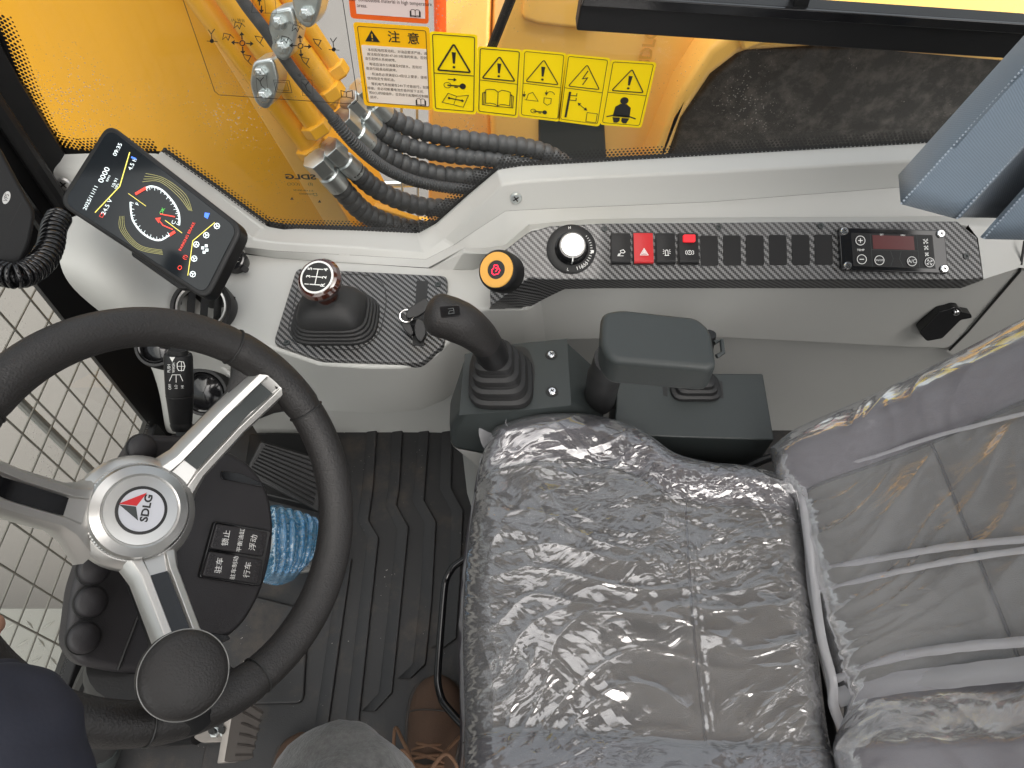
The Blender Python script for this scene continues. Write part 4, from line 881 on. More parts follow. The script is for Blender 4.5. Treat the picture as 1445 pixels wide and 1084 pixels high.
t, f, g, a, b = rocker(957, 331, 27, 42, 'black', 'black rocker switch with a small red lens and a parking brake symbol', 0)
MB().fprism(f, rrect(.0185, .0115, .002), .004, .0125).build('x', M['redglow'], t, bevel=.001)
o = [x for x in t.children if x.name.startswith('x')][0]; o.name = 'lens'; o.location += f[2]*b*.62
m = MB(); m.fline(g, circ(.0034, 14), .0008, .0014, True); m.text((fp(g, 0, 0, .0014), *g[1:]), 'P', .0048)
for s_ in (-1, 1): m.fline(g, [(s_*.0042, .0034), (s_*.0062, .002), (s_*.0062, -.002), (s_*.0042, -.0034)], .0008, .0014)
m.build('symbol', M['white'], t, flip=False)
# throttle knob
f, m_ = PP.fr(806, 352); t = T('throttle_knob', 'round black throttle knob with a bright silver cap', 'knob', f[0])
o = MB().lathe(f, [(.039, -.002), (.039, .003), (.036, .0045), (.0265, .005)], 44).build('dial_plate', M['black'], t)
MB().lathe(f, [(.0265, .004), (.0265, .008), (.0245, .010), (.0235, .011), (.0215, .026), (.0205, .0275), (.001, .0275)], 20).build('skirt', M['gloss'], t, bevel=.0006)
MB().lathe(f, [(.0180, .027), (.0180, .0295), (.0172, .0302), (.001, .0302)], 36).build('cap', M['spun'], t)
MB().fbox((f[0], *PP.fr(806, 352, 0)[0][1:]), (-.0008, -.0255, .0095), (.0008, -.0195, .0285)).build('pointer', M['white'], t)
m = MB()
for k in range(16):
    a = math.radians(40-k*7.6); m.fline(f, [(.0295*math.cos(a), .0295*math.sin(a)), ((.032+.0002*k)*math.cos(a), (.032+.0002*k)*math.sin(a))], .0009, .0054)
for s_, a in (('H', 95), ('L', -100), ('ECO', -52), ('■', -8)):
    q = math.radians(a); e = V((math.cos(q), math.sin(q))); g = (fp(f, *(e*.0335), .0054), f[1]*-e.y+f[2]*e.x, -(f[1]*e.x+f[2]*e.y), f[3]); m.text(g, s_, .0062)
m.build('print', M['white'], o, flip=False)
# start button
ns = V((-.38, -.52, .76)).normalized(); c = at(701, 381, 'd', PP.pt(704, 381).length*0+1.03); f = frame(c, ns); t = T('start_button', 'round black push button with an ochre ring and red symbol at the panel end', 'button', c)
MB().lathe(f, [(.030, -.034), (.031, -.022), (.031, -.010), (.0300, -.003), (.027, .001), (.001, .001)], 40).build('housing', M['black'], t)
MB().lathe(f, [(.0262, .0012), (.0255, .0026), (.0140, .0028), (.0135, .0015)], 40, False).build('ochre_ring', M['ochre'], t)
MB().ffl(f, circ(.0138), .0018).build('button_face', M['ink'], t)
g2, _ = Pl(c, ns).fr(704, 381, 10); g = (c, g2[1], g2[2], ns); m = MB(); m.fline(g, [(-.007, -.004), (-.004, -.007), (.003, -.0065), (.006, -.002), (.004, .002), (.003, .006), (-.002, .007), (-.004, .002), (-.0065, .001)], .0014, .0026, True); m.fline(g, [(-.001, -.003), (.002, 0), (.001, .003), (-.001, .002)], .0012, .0026)
m.build('symbol', M['redtxt'], t, flip=False)
# climate control
cq = [(1184, 321), (1333, 325), (1339, 386), (1188, 381)]; t = T('climate_control', 'black climate control unit with four bright screws in the panel end', 'climate control', PP.pt(1260, 354))
def cp(s_, r_): a = V(cq[0]).lerp(V(cq[1]), s_); b_ = V(cq[3]).lerp(V(cq[2]), s_); q = a.lerp(b_, r_); return (q.x, q.y)
MB().slab(PP, rnd(cq, 4), .012, .008).build('housing', M['gloss'], t, bevel=.0015, seg=3)
MB().flat(PP, [cp(.11, .12), cp(.88, .12), cp(.88, .9), cp(.11, .9)], .0084).build('keypad', M['black'], t)
MB().flat(PP, [cp(.31, .16), cp(.70, .16), cp(.70, .48), cp(.31, .48)], .0088).build('display', M['led'], t)
for s_, r_ in ((.045, .09), (.955, .09), (.055, .90), (.955, .90)): screw(PP, *cp(s_, r_), .0062, t, .0082)
for s_, r_, tx, sz in ((.19, .30, '+', 15), (.19, .74, '−', 15), (.355, .75, 'ON/OFF', 4), (.66, .75, 'A/C', 7), (.825, .76, '✻', 9)):
    f, m_ = PP.fr(*cp(s_, r_), 0, .0088); MB().lathe(f, [(.0078, 0), (.0076, .0009), (.001, .0009)], 24).build('button', M['ink'], t)
    m = MB(); m.fline(f, circ(.0072, 24), .0009, .0013, True)
    if tx in '+−':
        m.fline(f, [(-.0035, 0), (.0035, 0)], .0012, .0013)
        if tx == '+': m.fline(f, [(0, -.0035), (0, .0035)], .0012, .0013)
    elif tx == '✻':
        for k in range(4): m.fline(f, [(.0008*math.cos(k*1.57+.5), .0008*math.sin(k*1.57+.5)), (.005*math.cos(k*1.57+.5), .005*math.sin(k*1.57+.5)), (.004*math.cos(k*1.57+1.2), .004*math.sin(k*1.57+1.2))], .0010, .0013)
    else: m.text((fp(f, 0, 0, .0013), *f[1:]), tx, sz*m_)
    m.build('symbol', M['white'], t, flip=False)
m = MB(); m.ptext(PP, *cp(.19, .52), 'TEMP', 4.4, 0, h=.0088); m.ptext(PP, *cp(.40, .145), 'SET', 3.4, 0, h=.0091); m.ptext(PP, *cp(.60, .145), 'FAN', 3.4, 0, h=.0091)
for r_, k in ((.27, 1), (.42, .85), (.57, .7)):
    x, y = cp(.81, r_); 
    for j in range(4): m.pline(PP, [(x, y), (x+4*k*math.cos(j*1.57+.6), y+4*k*math.sin(j*1.57+.6)), (x+3*k*math.cos(j*1.57+1.3), y+3*k*math.sin(j*1.57+1.3))], .9, .0088)
m.build('print', M['white'], t, flip=False)
m = MB()
for s_ in (.29, .73): m.pline(PP, [cp(s_, .14), cp(s_, .9)], .7, .0087)
m.pline(PP, [cp(.29, .5), cp(.73, .5)], .7, .0087); m.pline(PP, [cp(.47, .52), cp(.49, .7), cp(.46, .88)], .6, .0087); m.pline(PP, [cp(.57, .52), cp(.55, .7), cp(.58, .88)], .6, .0087)
m.build('outline', M['slate'], t, flip=False)

# ------------------------------------------------------------------ joystick pod, joystick
PT = .53; PPl = Pl((0, 0, PT), (0, 0, 1)); t = T('joystick_pod', 'dark slate plastic pod carrying the joystick beside the seat', 'pod', PPl.pt(730, 530))
tp = [PPl.pt(x, y) for x, y in [(656, 500), (700, 488), (800, 478), (806, 572), (730, 580), (648, 586)]]
lo = [at(x, y, 'z', .47) for x, y in [(636, 560), (690, 520), (846, 520), (850, 590), (740, 630), (634, 606)]]
l2 = [at(x, y, 'z', .43) for x, y in [(636, 574), (690, 525), (850, 540), (852, 610), (740, 650), (636, 630)]]
m = MB(); m.grid([tp, lo, l2], True); m.poly(tp); m.build('shell', M['slate'], t, bevel=.012, seg=4)
l3 = [at(x, y, 'z', .38) for x, y in [(645, 585), (690, 540), (840, 550), (840, 640), (740, 680), (668, 656)]]
m = MB(); m.grid([[p*.995+V((0, 0, .004)) for p in l2], l3, [V((p.x, p.y, .10)) for p in l3]], True); m.build('base', M['dgrey'], t, bevel=.01)
MB().flat(PPl, rnd([(664, 500), (700, 490), (745, 488), (756, 520), (752, 560), (735, 577), (668, 577), (660, 540)], 14, 5), .0008).build('boot_recess', M['ink'], t)
for x, y in ((778, 501), (779, 553)):
    f, _ = PPl.fr(x, y); MB().lathe(f, [(.0095, .0006), (.0092, .0012), (.0001, .0012)], 20).build('screw_well', M['ink'], t); screw(PPl, x, y, .0062, t, .0014)
cb = PPl.pt(708, 540); t = T('joystick', 'black joystick with a bent grip and ribbed rubber boot', 'joystick', cb)
tpb = at(692, 492, 'z', .622); rows = []
prof = []
for i in range(4):
    s0 = 1-i*.14; prof += [(s0, i*.021), (s0+.015, i*.021+.006), (s0-.01, i*.021+.012), (s0-.12, i*.021+.016), (s0-.13, i*.021+.0205)]
prof += [(.46, .086), (.40, .092)]
for s_, z in prof:
    k = z/.092; c_ = cb.lerp(V((tpb.x, tpb.y, cb.z)), k); rows.append([V((c_.x+x, c_.y+y, PT+.001+z)) for x, y in rrect(.094*s_, .098*s_, .030*s_, 5)])
m = MB(); m.grid(rows, True); m.poly(rows[-1]); m.build('boot', M['rubber'], t, bevel=.0012)
pth = catmull([at(697, 505, 'z', .612), at(688, 488, 'z', .645), at(676, 474, 'z', .675), at(656, 459, 'z', .702), at(635, 449, 'z', .716)], 6)
MB().tube(pth[:9], [.0215]*3+[.0215]*4+[.0215]*2, 24).build('stem', M['black'], t)
hd = at(624, 446, 'z', .720); rr = [.0225, .0225, .023, .0235, .024, .0245, .025, .026, .027, .028, .029, .0295, .0295, .029, .0285]
P_ = pth[8:]+[pth[-1]+(hd-pth[-1])*k for k in (.5, 1.0)]
e = (P_[-1]-P_[-3]).normalized(); P_ += [P_[-1]+e*x for x in (.008, .015, .020, .022)]
R_ = [.0216+(.0275-.0216)*min(1, i/12) for i in range(len(P_)-4)]+[.027, .0225, .014, .003]
MB().tube(P_, R_, 26).build('grip', M['leather'], t)
vp = (V((0, 0, H))-hd).normalized(); JP = Pl(hd+vp*.0285, vp+V((-.1, 0, .2))); MB().slab(JP, rnd([(620, 432), (648, 430), (650, 446), (622, 449)], 3), .003, .001).build('button', M['gloss'], t, bevel=.0008)
m = MB(); m.pline(JP, [(632, 436), (640, 435), (641, 442), (633, 443), (634, 439), (640, 438)], 1, .0016); m.build('symbol', M['slate'], t, flip=False)

# ------------------------------------------------------------------ armrest, storage box
AP = Pl((0, 0, .735), (-.06, -.10, 1)); t = T('armrest', 'dark padded armrest on a black post beside the seat', 'armrest', AP.pt(930, 480))
aq = rnd([(848, 440), (874, 434), (985, 446), (1004, 464), (1012, 514), (1000, 521), (862, 510), (846, 486)], 14, 5)
MB().slab(AP, aq, .052).build('pad', M['slate'], t, bevel=.010, seg=4)
MB().tube(catmull([at(862, 505, 'z', .69), at(853, 530, 'z', .60), at(846, 565, 'z', .47)], 5), [.021]*5+[.024]*6, 16).build('post', M['rubber'], t)
MB().tube([AP.pt(1008, 484, -.02), AP.pt(1018, 480, -.02), AP.pt(1020, 498, -.022), AP.pt(1011, 503, -.022)], .0028, 8).build('latch', M['slate'], t)
BPl = Pl((0, 0, .45), (0, -.05, 1)); t = T('storage_box', 'flat topped dark box beside the seat behind the armrest', 'box', BPl.pt(980, 570))
MB().slab(BPl, [(872, 526), (1077, 527), (1093, 621), (960, 617), (866, 613)], .12).build('body', M['slate'], t, bevel=.003)
MB().flat(BPl, [(934, 535), (942, 535), (942, 560), (936, 558)], .0006).build('slot', M['ink'], t); MB().flat(BPl, [(1012, 538), (1019, 538), (1021, 562), (1014, 561)], .0006).build('slot', M['ink'], t)
cb = BPl.pt(980, 548); t = T('lockout_lever', 'small black lever in a ribbed boot behind the armrest pad', 'lever', cb); rows = []
for s_, z in ((1, 0), (1, .006), (.84, .009), (.82, .016), (.66, .019), (.64, .026), (.42, .030), (.36, .05)): rows.append([V((cb.x+x, cb.y+y, cb.z+z)) for x, y in rrect(.078*s_, .050*s_, .018*s_, 4)])
m = MB(); m.grid(rows, True); m.poly(rows[-1]); m.build('boot', M['rubber'], t, bevel=.001)
MB().tube([cb+V((0, 0, .04)), cb+V((-.002, .012, .12))], [.012, .010], 12).build('stem', M['black'], t)

# ------------------------------------------------------------------ latch bracket on the wall
WB = Pl(at(1335, 455, 'y', .802), (0, -1, .1)); t = T('latch_bracket', 'black plastic catch with a silver screw low on the console wall', 'catch', WB.pt(1335, 455))
MB().slab(WB, rnd([(1297, 470), (1326, 440), (1338, 437), (1345, 434), (1354, 435), (1357, 441), (1371, 444), (1372, 449), (1356, 452), (1330, 478), (1308, 482)], 3, 3), .02, .018).build('body', M['gloss'], t, bevel=.004, seg=3)
screw(WB, 1349, 441, .0058, t, .018)
# ================================================================== SEAT
def coons(Lp, Tp, Rp, Bp, nu, nv):        # L,R run bottom->top, B,T run left->right
    l, r, b, t_ = rs(Lp, nv), rs(Rp, nv), rs(Bp, nu), rs(Tp, nu); G = []
    for j in range(nv):
        v = j/(nv-1); row = []
        for i in range(nu):
            u = i/(nu-1)
            row.append(l[j]*(1-u)+r[j]*u+b[i]*(1-v)+t_[i]*v-(l[0]*(1-u)*(1-v)+r[0]*u*(1-v)+l[-1]*(1-u)*v+r[-1]*u*v))
        G.append(row)
    return G
def sm(a, b, x): x = max(0, min(1, (x-a)/(b-a))); return x*x*(3-2*x)
def bell(x, w): return math.exp(-(x/w)**2)
def edge_drop(u, v, r, eu0=1, eu1=1, ev0=1, ev1=1):
    d = 0
    for e in ((u, eu0), (1-u, eu1), (v, ev0), (1-v, ev1)):
        if e[1] and e[0] < r: q = 1-e[0]/r; d = max(d, 1-math.sqrt(max(0, 1-q*q)))
    return d
CZ = .50
zz = lambda P: [at(x, y, 'z', CZ) for x, y in P]
cush = coons(catmull(zz([(650, 1150), (652, 1000), (650, 850), (660, 730), (676, 645), (694, 602)]), 6), catmull(zz([(694, 602), (730, 588), (790, 582), (850, 586), (905, 604), (950, 634), (1000, 647), (1060, 652), (1135, 672)]), 6),
             catmull(zz([(1205, 1150), (1180, 1020), (1165, 900), (1150, 780), (1135, 672)]), 6), catmull(zz([(650, 1150), (900, 1160), (1205, 1150)]), 6), 72, 72)
def cush_h(u, v, seam=1):
    h = -.045*edge_drop(u, v, .09)+.026*(sm(.80, .93, v)+sm(.2, .07, v))*(.4+.6*(1-u))-.012*bell(u-.0, .12)+.010*bell((u-.3), .3)*bell(v-.5, .4)
    for s_ in (.165, .845): h -= seam*.006*bell(v-s_, .012)
    h -= seam*.005*bell(u-.66, .010)*sm(.17, .2, v)*sm(.84, .8, v)
    return h
t = SEAT = T('operator_seat', 'grey cloth driver seat with dark side bolsters', 'seat', (.2, .3, 0))
nu = len(cush[0]); nv = len(cush)
def surf(G, hf, n=V((0, 0, 1)), lift=0.0):
    return [[G[j][i]+n*(hf(i/(nu-1), j/(nv-1))+lift) for i in range(nu)] for j in range(nv)]
CS = surf(cush, cush_h)
def part(G, j0, j1, name, m_, skirt=None):
    mb = MB(); rows = [r[:] for r in G[j0:j1+1]]
    mb.grid(rows); return mb.build(name, M[m_], t, sharp=180)
js = [0, int(.165*(nv-1)), int(.845*(nv-1)), nv-1]
o = part(CS, js[1], js[2], 'cushion', 'fabric'); part(CS, js[0], js[1], 'bolster', 'vinyl'); part(CS, js[2], js[3], 'bolster', 'vinyl')
m = MB(); per = [CS[0][i] for i in range(nu)]+[CS[j][-1] for j in range(1, nv)]+[CS[-1][i] for i in range(nu-2, -1, -1)]+[CS[j][0] for j in range(nv-2, 0, -1)]
cc = V((.2, .3, 0)); m.grid([per, [p+V((p.x-cc.x, p.y-cc.y, 0))*.03-V((0, 0, .04)) for p in per], [p-V((0, 0, .10)) for p in per]], True); m.build('cushion_side', M['vinyl'], t, sharp=180)
for j in js[1:3]: MB().tube([CS[j][i]+V((0, 0, .0015)) for i in range(nu)], .0022, 6).build('seam', M['thread'], t)
i_ = int(.66*(nu-1)); MB().tube([CS[j][i_]+V((0, 0, .0015)) for j in range(js[1], js[2]+1)], .0018, 6).build('seam', M['thread'], t)
MB().box((-.02, .10, .0), (.42, .52, .40)).build('base', M['black'], t, bevel=.01)
# backrest
a = math.radians(33); bo = V((.385, .33, .485)); bu = V((math.sin(a), 0, math.cos(a))); bn = V((-math.cos(a), 0, math.sin(a))); bw = V((0, 1, 0))
def bpt(w, h, z=0): return bo+bw*w+bu*h+bn*z
BW, BH = .215, .62
back = coons([bpt(-BW-.09, 0), bpt(-BW-.11, .2), bpt(-BW-.09, .45), bpt(-BW-.03, BH)], [bpt(-BW-.03, BH), bpt(0, BH+.02), bpt(BW-.05, BH)],
             [bpt(BW-.022, 0), bpt(BW-.014, .06), bpt(BW-.014, .2), bpt(BW-.020, .4), bpt(BW-.05, BH)], [bpt(-BW-.09, 0, .0), bpt(0, -.01), bpt(BW-.025, 0)], nu, nv)
def back_h(u, v, seam=1):
    h = -.05*edge_drop(u, v, .10)+.030*(sm(.78, .92, u)+1.5*sm(.30, .18, u))-.008*bell(v-.4, .25)+.012*bell(v-.1, .12)
    for s_ in (.31, .82): h -= seam*.006*bell(u-s_, .012)
    h -= seam*.005*bell(v-.34, .010)*sm(.31, .34, u)*sm(.82, .79, u)
    return h
BS = surf(back, back_h, bn)
is_ = [0, int(.31*(nu-1)), int(.82*(nu-1)), nu-1]
for k, (nm, mm) in enumerate((('bolster', 'vinyl'), ('backrest', 'fabric'), ('bolster', 'vinyl'))):
    mb = MB(); mb.grid([r[is_[k]:is_[k+1]+1] for r in BS]); mb.build(nm, M[mm], t, sharp=180)
per = [BS[0][i] for i in range(nu)]+[BS[j][-1] for j in range(1, nv)]+[BS[-1][i] for i in range(nu-2, -1, -1)]+[BS[j][0] for j in range(nv-2, 0, -1)]
m = MB(); m.grid([per, [p-bn*.05 for p in per], [p-bn*.11 for p in per]], True); m.poly([p-bn*.11 for p in per]); m.build('backrest_shell', M['vinyl'], t, sharp=180)
for i in is_[1:3]: MB().tube([BS[j][i]+bn*.0015 for j in range(nv)], .0022, 6).build('seam', M['thread'], t)
j_ = int(.34*(nv-1)); MB().tube([BS[j_][i]+bn*.0015 for i in range(is_[1], is_[2]+1)], .0018, 6).build('seam', M['thread'], t)
MB().tube(catmull([at(*q) for q in ((1040, 668, 'z', .42), (1075, 650, 'z', .45), (1110, 640, 'z', .47))], 5), .006, 8).build('cable', M['ink'], t)
# ------------------------------------------------------------------ clear covers with wrinkles
def rn(x): return 1-abs(MN.noise(x))*2
def wrinkle(p, q, amp=1.0):               # p: 2-D surface position in metres; q: seed
    x, y = p; wx = MN.noise(V((x*5, y*5, q)))*.10; wy = MN.noise(V((x*5, y*5, q+9)))*.10
    X, Y = x+wx, y+wy; c_, s_ = math.cos(-.28), math.sin(-.28); a_ = X*c_-Y*s_; b_ = X*s_+Y*c_
    h = .0045*max(0, rn(V((a_*4.2, b_*17, q+3))))**2.2
    h += .0030*max(0, rn(V((a_*9, b_*30, q+5))))**2.5
    d = .6; c2, s2 = math.cos(d), math.sin(d); a2 = X*c2-Y*s2; b2 = X*s2+Y*c2
    h += .0022*max(0, rn(V((a2*10, b2*42, q+7))))**3*sm(-.1, .35, MN.noise(V((x*6, y*6, q+2))))
    h += .0010*MN.noise(V((x*70, y*70, q)))*sm(-.2, .4, MN.noise(V((x*7, y*7, q+4))))+.0016*MN.noise(V((x*26, y*30, q)))
    return h*amp
def cover(G, hf, n, name, label, q, nn=330, skirt=.06, fold=None, pos2=None, amp=1.0):
    amp *= .6
    global nu, nv
    t = T(name, label, 'seat cover', G[nv//2][nu//2]); rows = []
    for j in range(nn):
        v = j/(nn-1); fj = v*(nv-1); j0 = min(int(fj), nv-2); b_ = fj-j0; row = []
        for i in range(nn):
            u = i/(nn-1); fi = u*(nu-1); i0 = min(int(fi), nu-2); a_ = fi-i0
            p = (G[j0][i0]*(1-a_)+G[j0][i0+1]*a_)*(1-b_)+(G[j0+1][i0]*(1-a_)+G[j0+1][i0+1]*a_)*b_
            e = min(u, 1-u, v, 1-v); row.append(p+n*(hf(u, v, .15)+.006+wrinkle(pos2(p), q, amp)*sm(0, .05, e)))
        rows.append(row)
    per = [rows[0][i] for i in range(nn)]+[rows[j][-1] for j in range(1, nn)]+[rows[-1][i] for i in range(nn-2, -1, -1)]+[rows[j][0] for j in range(nn-2, 0, -1)]
    MB().grid(rows).build('film', M['film' if n.z > .9 else 'film2'], t, sharp=180)
    c_ = sum(per, V((0, 0, 0)))/len(per); m = MB(); R = [per]
    for k in range(1, 7):
        d = skirt*k/6; R.append([p+(p-c_-(n*(p-c_).dot(n)))*(.02*math.sin(k*.5))-n*d+V((1, 1, .3))*(.0035*MN.noise(V((p.x*45+q, p.y*45, p.z*45+k*.35)))) for p in per])
    m.grid(R, True); m.build('hem', M['fold'], t, sharp=180); return t, rows, per
t1, CR, cper = cover(cush, cush_h, V((0, 0, 1)), 'cushion_cover', 'wrinkled clear plastic cover stretched over the seat cushion', 3.3, pos2=lambda p: (p.x, p.y))
t2, BR, bper = cover(back, back_h, bn, 'backrest_cover', 'clear plastic cover with pale elastic folds over the seat backrest', 8.1, pos2=lambda p: ((p-bo).dot(bu), (p-bo).dot(bw)), amp=.75)
# gathered flap at the front right corner of the cushion
m = MB(); A = [at(x, y, 'z', z) for x, y, z in ((676, 600, .50), (684, 596, .507), (700, 590, .515), (722, 588, .52))]; B = [at(x, y, 'z', z) for x, y, z in ((684, 640, .46), (692, 625, .47), (700, 612, .49), (716, 600, .51))]
m.grid([A, [p.lerp(q, .5)+V((-.006, .004, .008)) for p, q in zip(A, B)], B]); m.build('loose_flap', M['fold'], t1, sub=2)
# pale folds across the backrest
def strip(P, w, name, n, tt, lift=.0075):
    Q = catmull(P, 10); rows = []
    for k in (-1, -.4, .4, 1): rows.append([p+n*(lift*(1-k*k*.5))+bw*(k*w*.5+.001*MN.noise(V((p.z*60, k, p.x*40)))) for p in Q])
    MB().grid(rows).build(name, M['fold'], tt, sharp=180)
bpl = Pl(bpt(0, 0, .004), bn)
for P, w in (([(1150, 806), (1250, 788), (1350, 772), (1470, 760)], .008), ([(1158, 836), (1250, 812), (1350, 792), (1470, 774)], .007), ([(1180, 960), (1260, 930), (1350, 915), (1470, 905)], .010), ([(1186, 985), (1260, 966), (1350, 955), (1470, 942)], .022), ([(1126, 672), (1220, 650), (1330, 615), (1470, 580)], .005)):
    strip([bpl.pt(x, y) for x, y in P], w, 'elastic_fold', bn, t2)
# bunched gather along the lower edge of the backrest cover
m = MB(); rows = []
E_ = [(1100, 632), (1112, 655), (1128, 690), (1137, 750), (1146, 830), (1158, 900), (1172, 960), (1176, 1000), (1200, 1050), (1250, 1100)]
for w in (0, 1, 2, 3):
    r_ = []
    for i, (x, y) in enumerate(E_):
        q = bpl.pt(x+w*5, y+(6 if i < 2 else 0)*w*.3); r_.append(q+bn*(.008+.007*math.sin(w*1.05)+.004*MN.noise(V((i*.9, w*1.3, 2)))))
    rows.append(catmull(r_, 8))
m.grid(rows); m.build('gathered_edge', M['fold'], t2, sharp=180)
# seat height bar
P = [at(x, y, 'z', z) for x, y, z in ((690, 770, .36), (668, 780, .34), (640, 799, .32), (628, 820, .31), (622, 890, .30), (617, 962, .29), (624, 990, .29), (645, 1015, .30), (668, 1038, .31), (690, 1050, .33))]
Q = [P[0]]+[x for i in range(1, len(P)-1) for x in (P[i].lerp(P[i-1], .18), P[i].lerp(P[i+1], .18))]+[P[-1]]
tag(MB().tube(catmull(Q, 3), .0058, 12).build('adjuster_bar', M['gloss']), 'bent black steel adjuster bar under the front of the seat', 'bar')

# ================================================================== FLOOR MAT
t = T('floor_mat', 'dirty black rubber floor mat with zigzag ribs', 'floor mat', (-.25, .4, 0)); FZ = Pl((0, 0, .005), (0, 0, 1))
MB().slab(FZ, [(470, 607), (720, 612), (760, 1250), (250, 1250), (300, 1000), (440, 900), (455, 720)], .005).build('mat', M['matrub'], t, bevel=.002)
ribs = [[(533, 600), (527, 690), (521, 736), (535, 760), (522, 880), (507, 1020), (500, 1130)], [(569, 600), (564, 690), (560, 714), (577, 746), (566, 860), (554, 978), (530, 1004)],
        [(606, 604), (601, 680), (599, 708), (616, 738), (610, 850), (601, 938), (580, 958)], [(639, 604), (637, 690), (654, 722), (650, 820), (644, 902), (626, 915)], [(497, 790), (480, 910), (464, 1026), (452, 1130)]]
for R_ in ribs:
    P = [FZ.pt(x, y) for x, y in R_]; w = .022
    rows = [[p+V((-w*1.15, 0, .0)) for p in P], [p+V((-w*.95, 0, .0035)) for p in P], [p+V((-.002, 0, .0075)) for p in P], [p+V((0, 0, .0065)) for p in P], [p+V((.0005, 0, 0)) for p in P]]
    m = MB(); m.grid(rows); m.build('rib', M['matrub'], t, bevel=.0015)
MB().slab(Pl((0, 0, .012), (0, 0, 1)), rnd([(436, 860), (428, 992), (330, 994), (180, 1000), (200, 800)], 12, 5), .012).build('pedal_mat', M['matrub'], t, bevel=.004)

# ================================================================== STEERING WHEEL
WC = V((-.3397, .3051, .7369)); WN = V((.7563, -.1970, .6239)).normalized(); WR, wr_ = .1936, .0205
wf = frame(WC, WN, V((0, 1, 0)).cross(WN)); WPl = lambda h: Pl(WC+WN*h, WN)
def wang(px, py, h=0): q = WPl(h).pt(px, py)-WC; return math.atan2(q.dot(wf[2]), q.dot(wf[1]))
t = T('steering_wheel', 'black leather steering wheel with three silver spokes', 'steering wheel', WC)
HUB = -.068
hc = WPl(HUB).pt(194, 722)
angs = [wang(388, 528), wang(-140, 655), wang(297, 1025)]
roots = [(250, 675), (110, 721), (214, 785)]
N = 160; P = []; R_ = []
for i in range(N):
    q = 2*math.pi*i/N; P.append(fp(wf, WR*math.cos(q), WR*math.sin(q))); r = wr_
    for s_ in angs:
        d = abs((q-s_+math.pi) % (2*math.pi)-math.pi)
        if abs(d-.30) < .02: r = wr_*.955
        elif d < .30: r = wr_*1.03
    R_.append(r)
RIM = MB().tube(P, R_, 28, True).build('rim', M['leather'], t, sharp=180)
for s_ in angs:
    for d_ in (-.30, .30):
        q = s_+d_; c_ = WC+(wf[1]*math.cos(q)+wf[2]*math.sin(q))*WR; e_ = wf[1]*math.cos(q)+wf[2]*math.sin(q)
        MB().tube([c_+(e_*math.cos(k*.2618)+WN*math.sin(k*.2618))*(wr_*1.015) for k in range(24)], .0011, 6, True).build('seam', M['ink'], RIM)
for s_, rpx in zip(angs, roots):         # padded root of each spoke and its silver arm
    d = wf[1]*math.cos(s_)+wf[2]*math.sin(s_); tip = WC+d*(WR-.004); sd_ = WN.cross(d)
    rootp = WPl(HUB).pt(*rpx); ax = (tip-rootp).normalized(); up = (WN-ax*WN.dot(ax)).normalized(); sd_ = up.cross(ax); L = (tip-rootp).length
    rows = []
    for k, w, h in ((.70, .026, .008), (.80, .034, .013), (.90, .047, .017), (1.02, .070, .018)):
        c_ = rootp+ax*L*k-up*.010; rows.append([c_+sd_*w*math.cos(j*.3927)+up*h*math.sin(j*.3927) for j in range(16)])
    m = MB(); m.grid(rows, True); m.poly(rows[0]); m.build('spoke_pad', M['leather'], t, sharp=60)
    prof = [(-.52, -.016), (-.50, -.004), (-.40, .005), (-.235, .0065), (-.20, .001), (.20, .001), (.235, .0065), (.40, .005), (.50, -.004), (.52, -.016)]
    rows = []
    for k, w in ((-.22, .095), (-.02, .058), (.12, .046), (.55, .044), (.90, .045), (.965, .045), (.995, .041), (1.0, .035)):
        c_ = rootp+ax*L*k+up*(.012*sm(.55, 1, k)); q = 1 if .05 < k < .92 else 0
        rows.append([c_+sd_*(x*w)+up*((y if (q or y > .003 or abs(x) > .3) else .0062)-(.006 if k > .998 else 0)) for x, y in prof])
    m = MB(); m.grid(rows); m.poly(rows[-1]); m.build('spoke', M['satin'], t, bevel=.0015)
    m = MB(); m.grid([[rootp+ax*L*k+sd_*(x*.0435)+up*(.0024+.012*sm(.55, 1, k)) for x in (-.2, .2)] for k in (.13, .3, .5, .6, .7, .8, .9)]); m.build('spoke_insert', M['gloss' if s_ != angs[0] else 'slate'], t)
    rows = []
    for k in (.0, .5, .95):
        c_ = rootp+ax*L*k; rows.append([c_+sd_*(x*.046)-up*y for x, y in ((-.5, .014), (.5, .014), (.42, .035), (-.42, .035))])
    m = MB(); m.grid(rows, True); m.build('spoke_backing', M['black'], t, bevel=.003)
hf = frame(hc, (WN+V((-.12, -.05, .10))).normalized(), wf[1])
MB().lathe(hf, [(.058, -.03), (.062, -.012), (.059, -.004), (.052, .002)], 48).build('hub_base', M['satin'], t)
prof = [(.0505, -.002), (.0505, .006), (.049, .0075)]
m = MB(); rows = []
for r, h in prof: rows.append([fp(hf, (r*(1+(.012 if (k % 2 and h > -.001) else 0)))*math.cos(2*math.pi*k/180), (r*(1+(.012 if (k % 2 and h > -.001) else 0)))*math.sin(2*math.pi*k/180), h) for k in range(180)])
m.grid(rows, True); m.build('knurled_ring', M['silver'], t, sharp=15)
MB().lathe(hf, [(.0495, .004), (.0495, .0085), (.0475, .0125), (.0385, .0165), (.0362, .0150), (.0355, .0165), (.022, .0178), (.0212, .0178), (.020, .0165), (.001, .0165)], 64).build('hub_cap', M['silver'], t, sharp=20)
o = MB().lathe(hf, [(.0252, .0172), (.0248, .0188), (.0226, .0190), (.0218, .0178)], 48, False).build('emblem_ring', M['ink'], t)
MB().ffl(hf, circ(.0220, 40), .0180).build('emblem', M['disc'], t)
EP = Pl(fp(hf, 0, 0, .0184), hf[3])
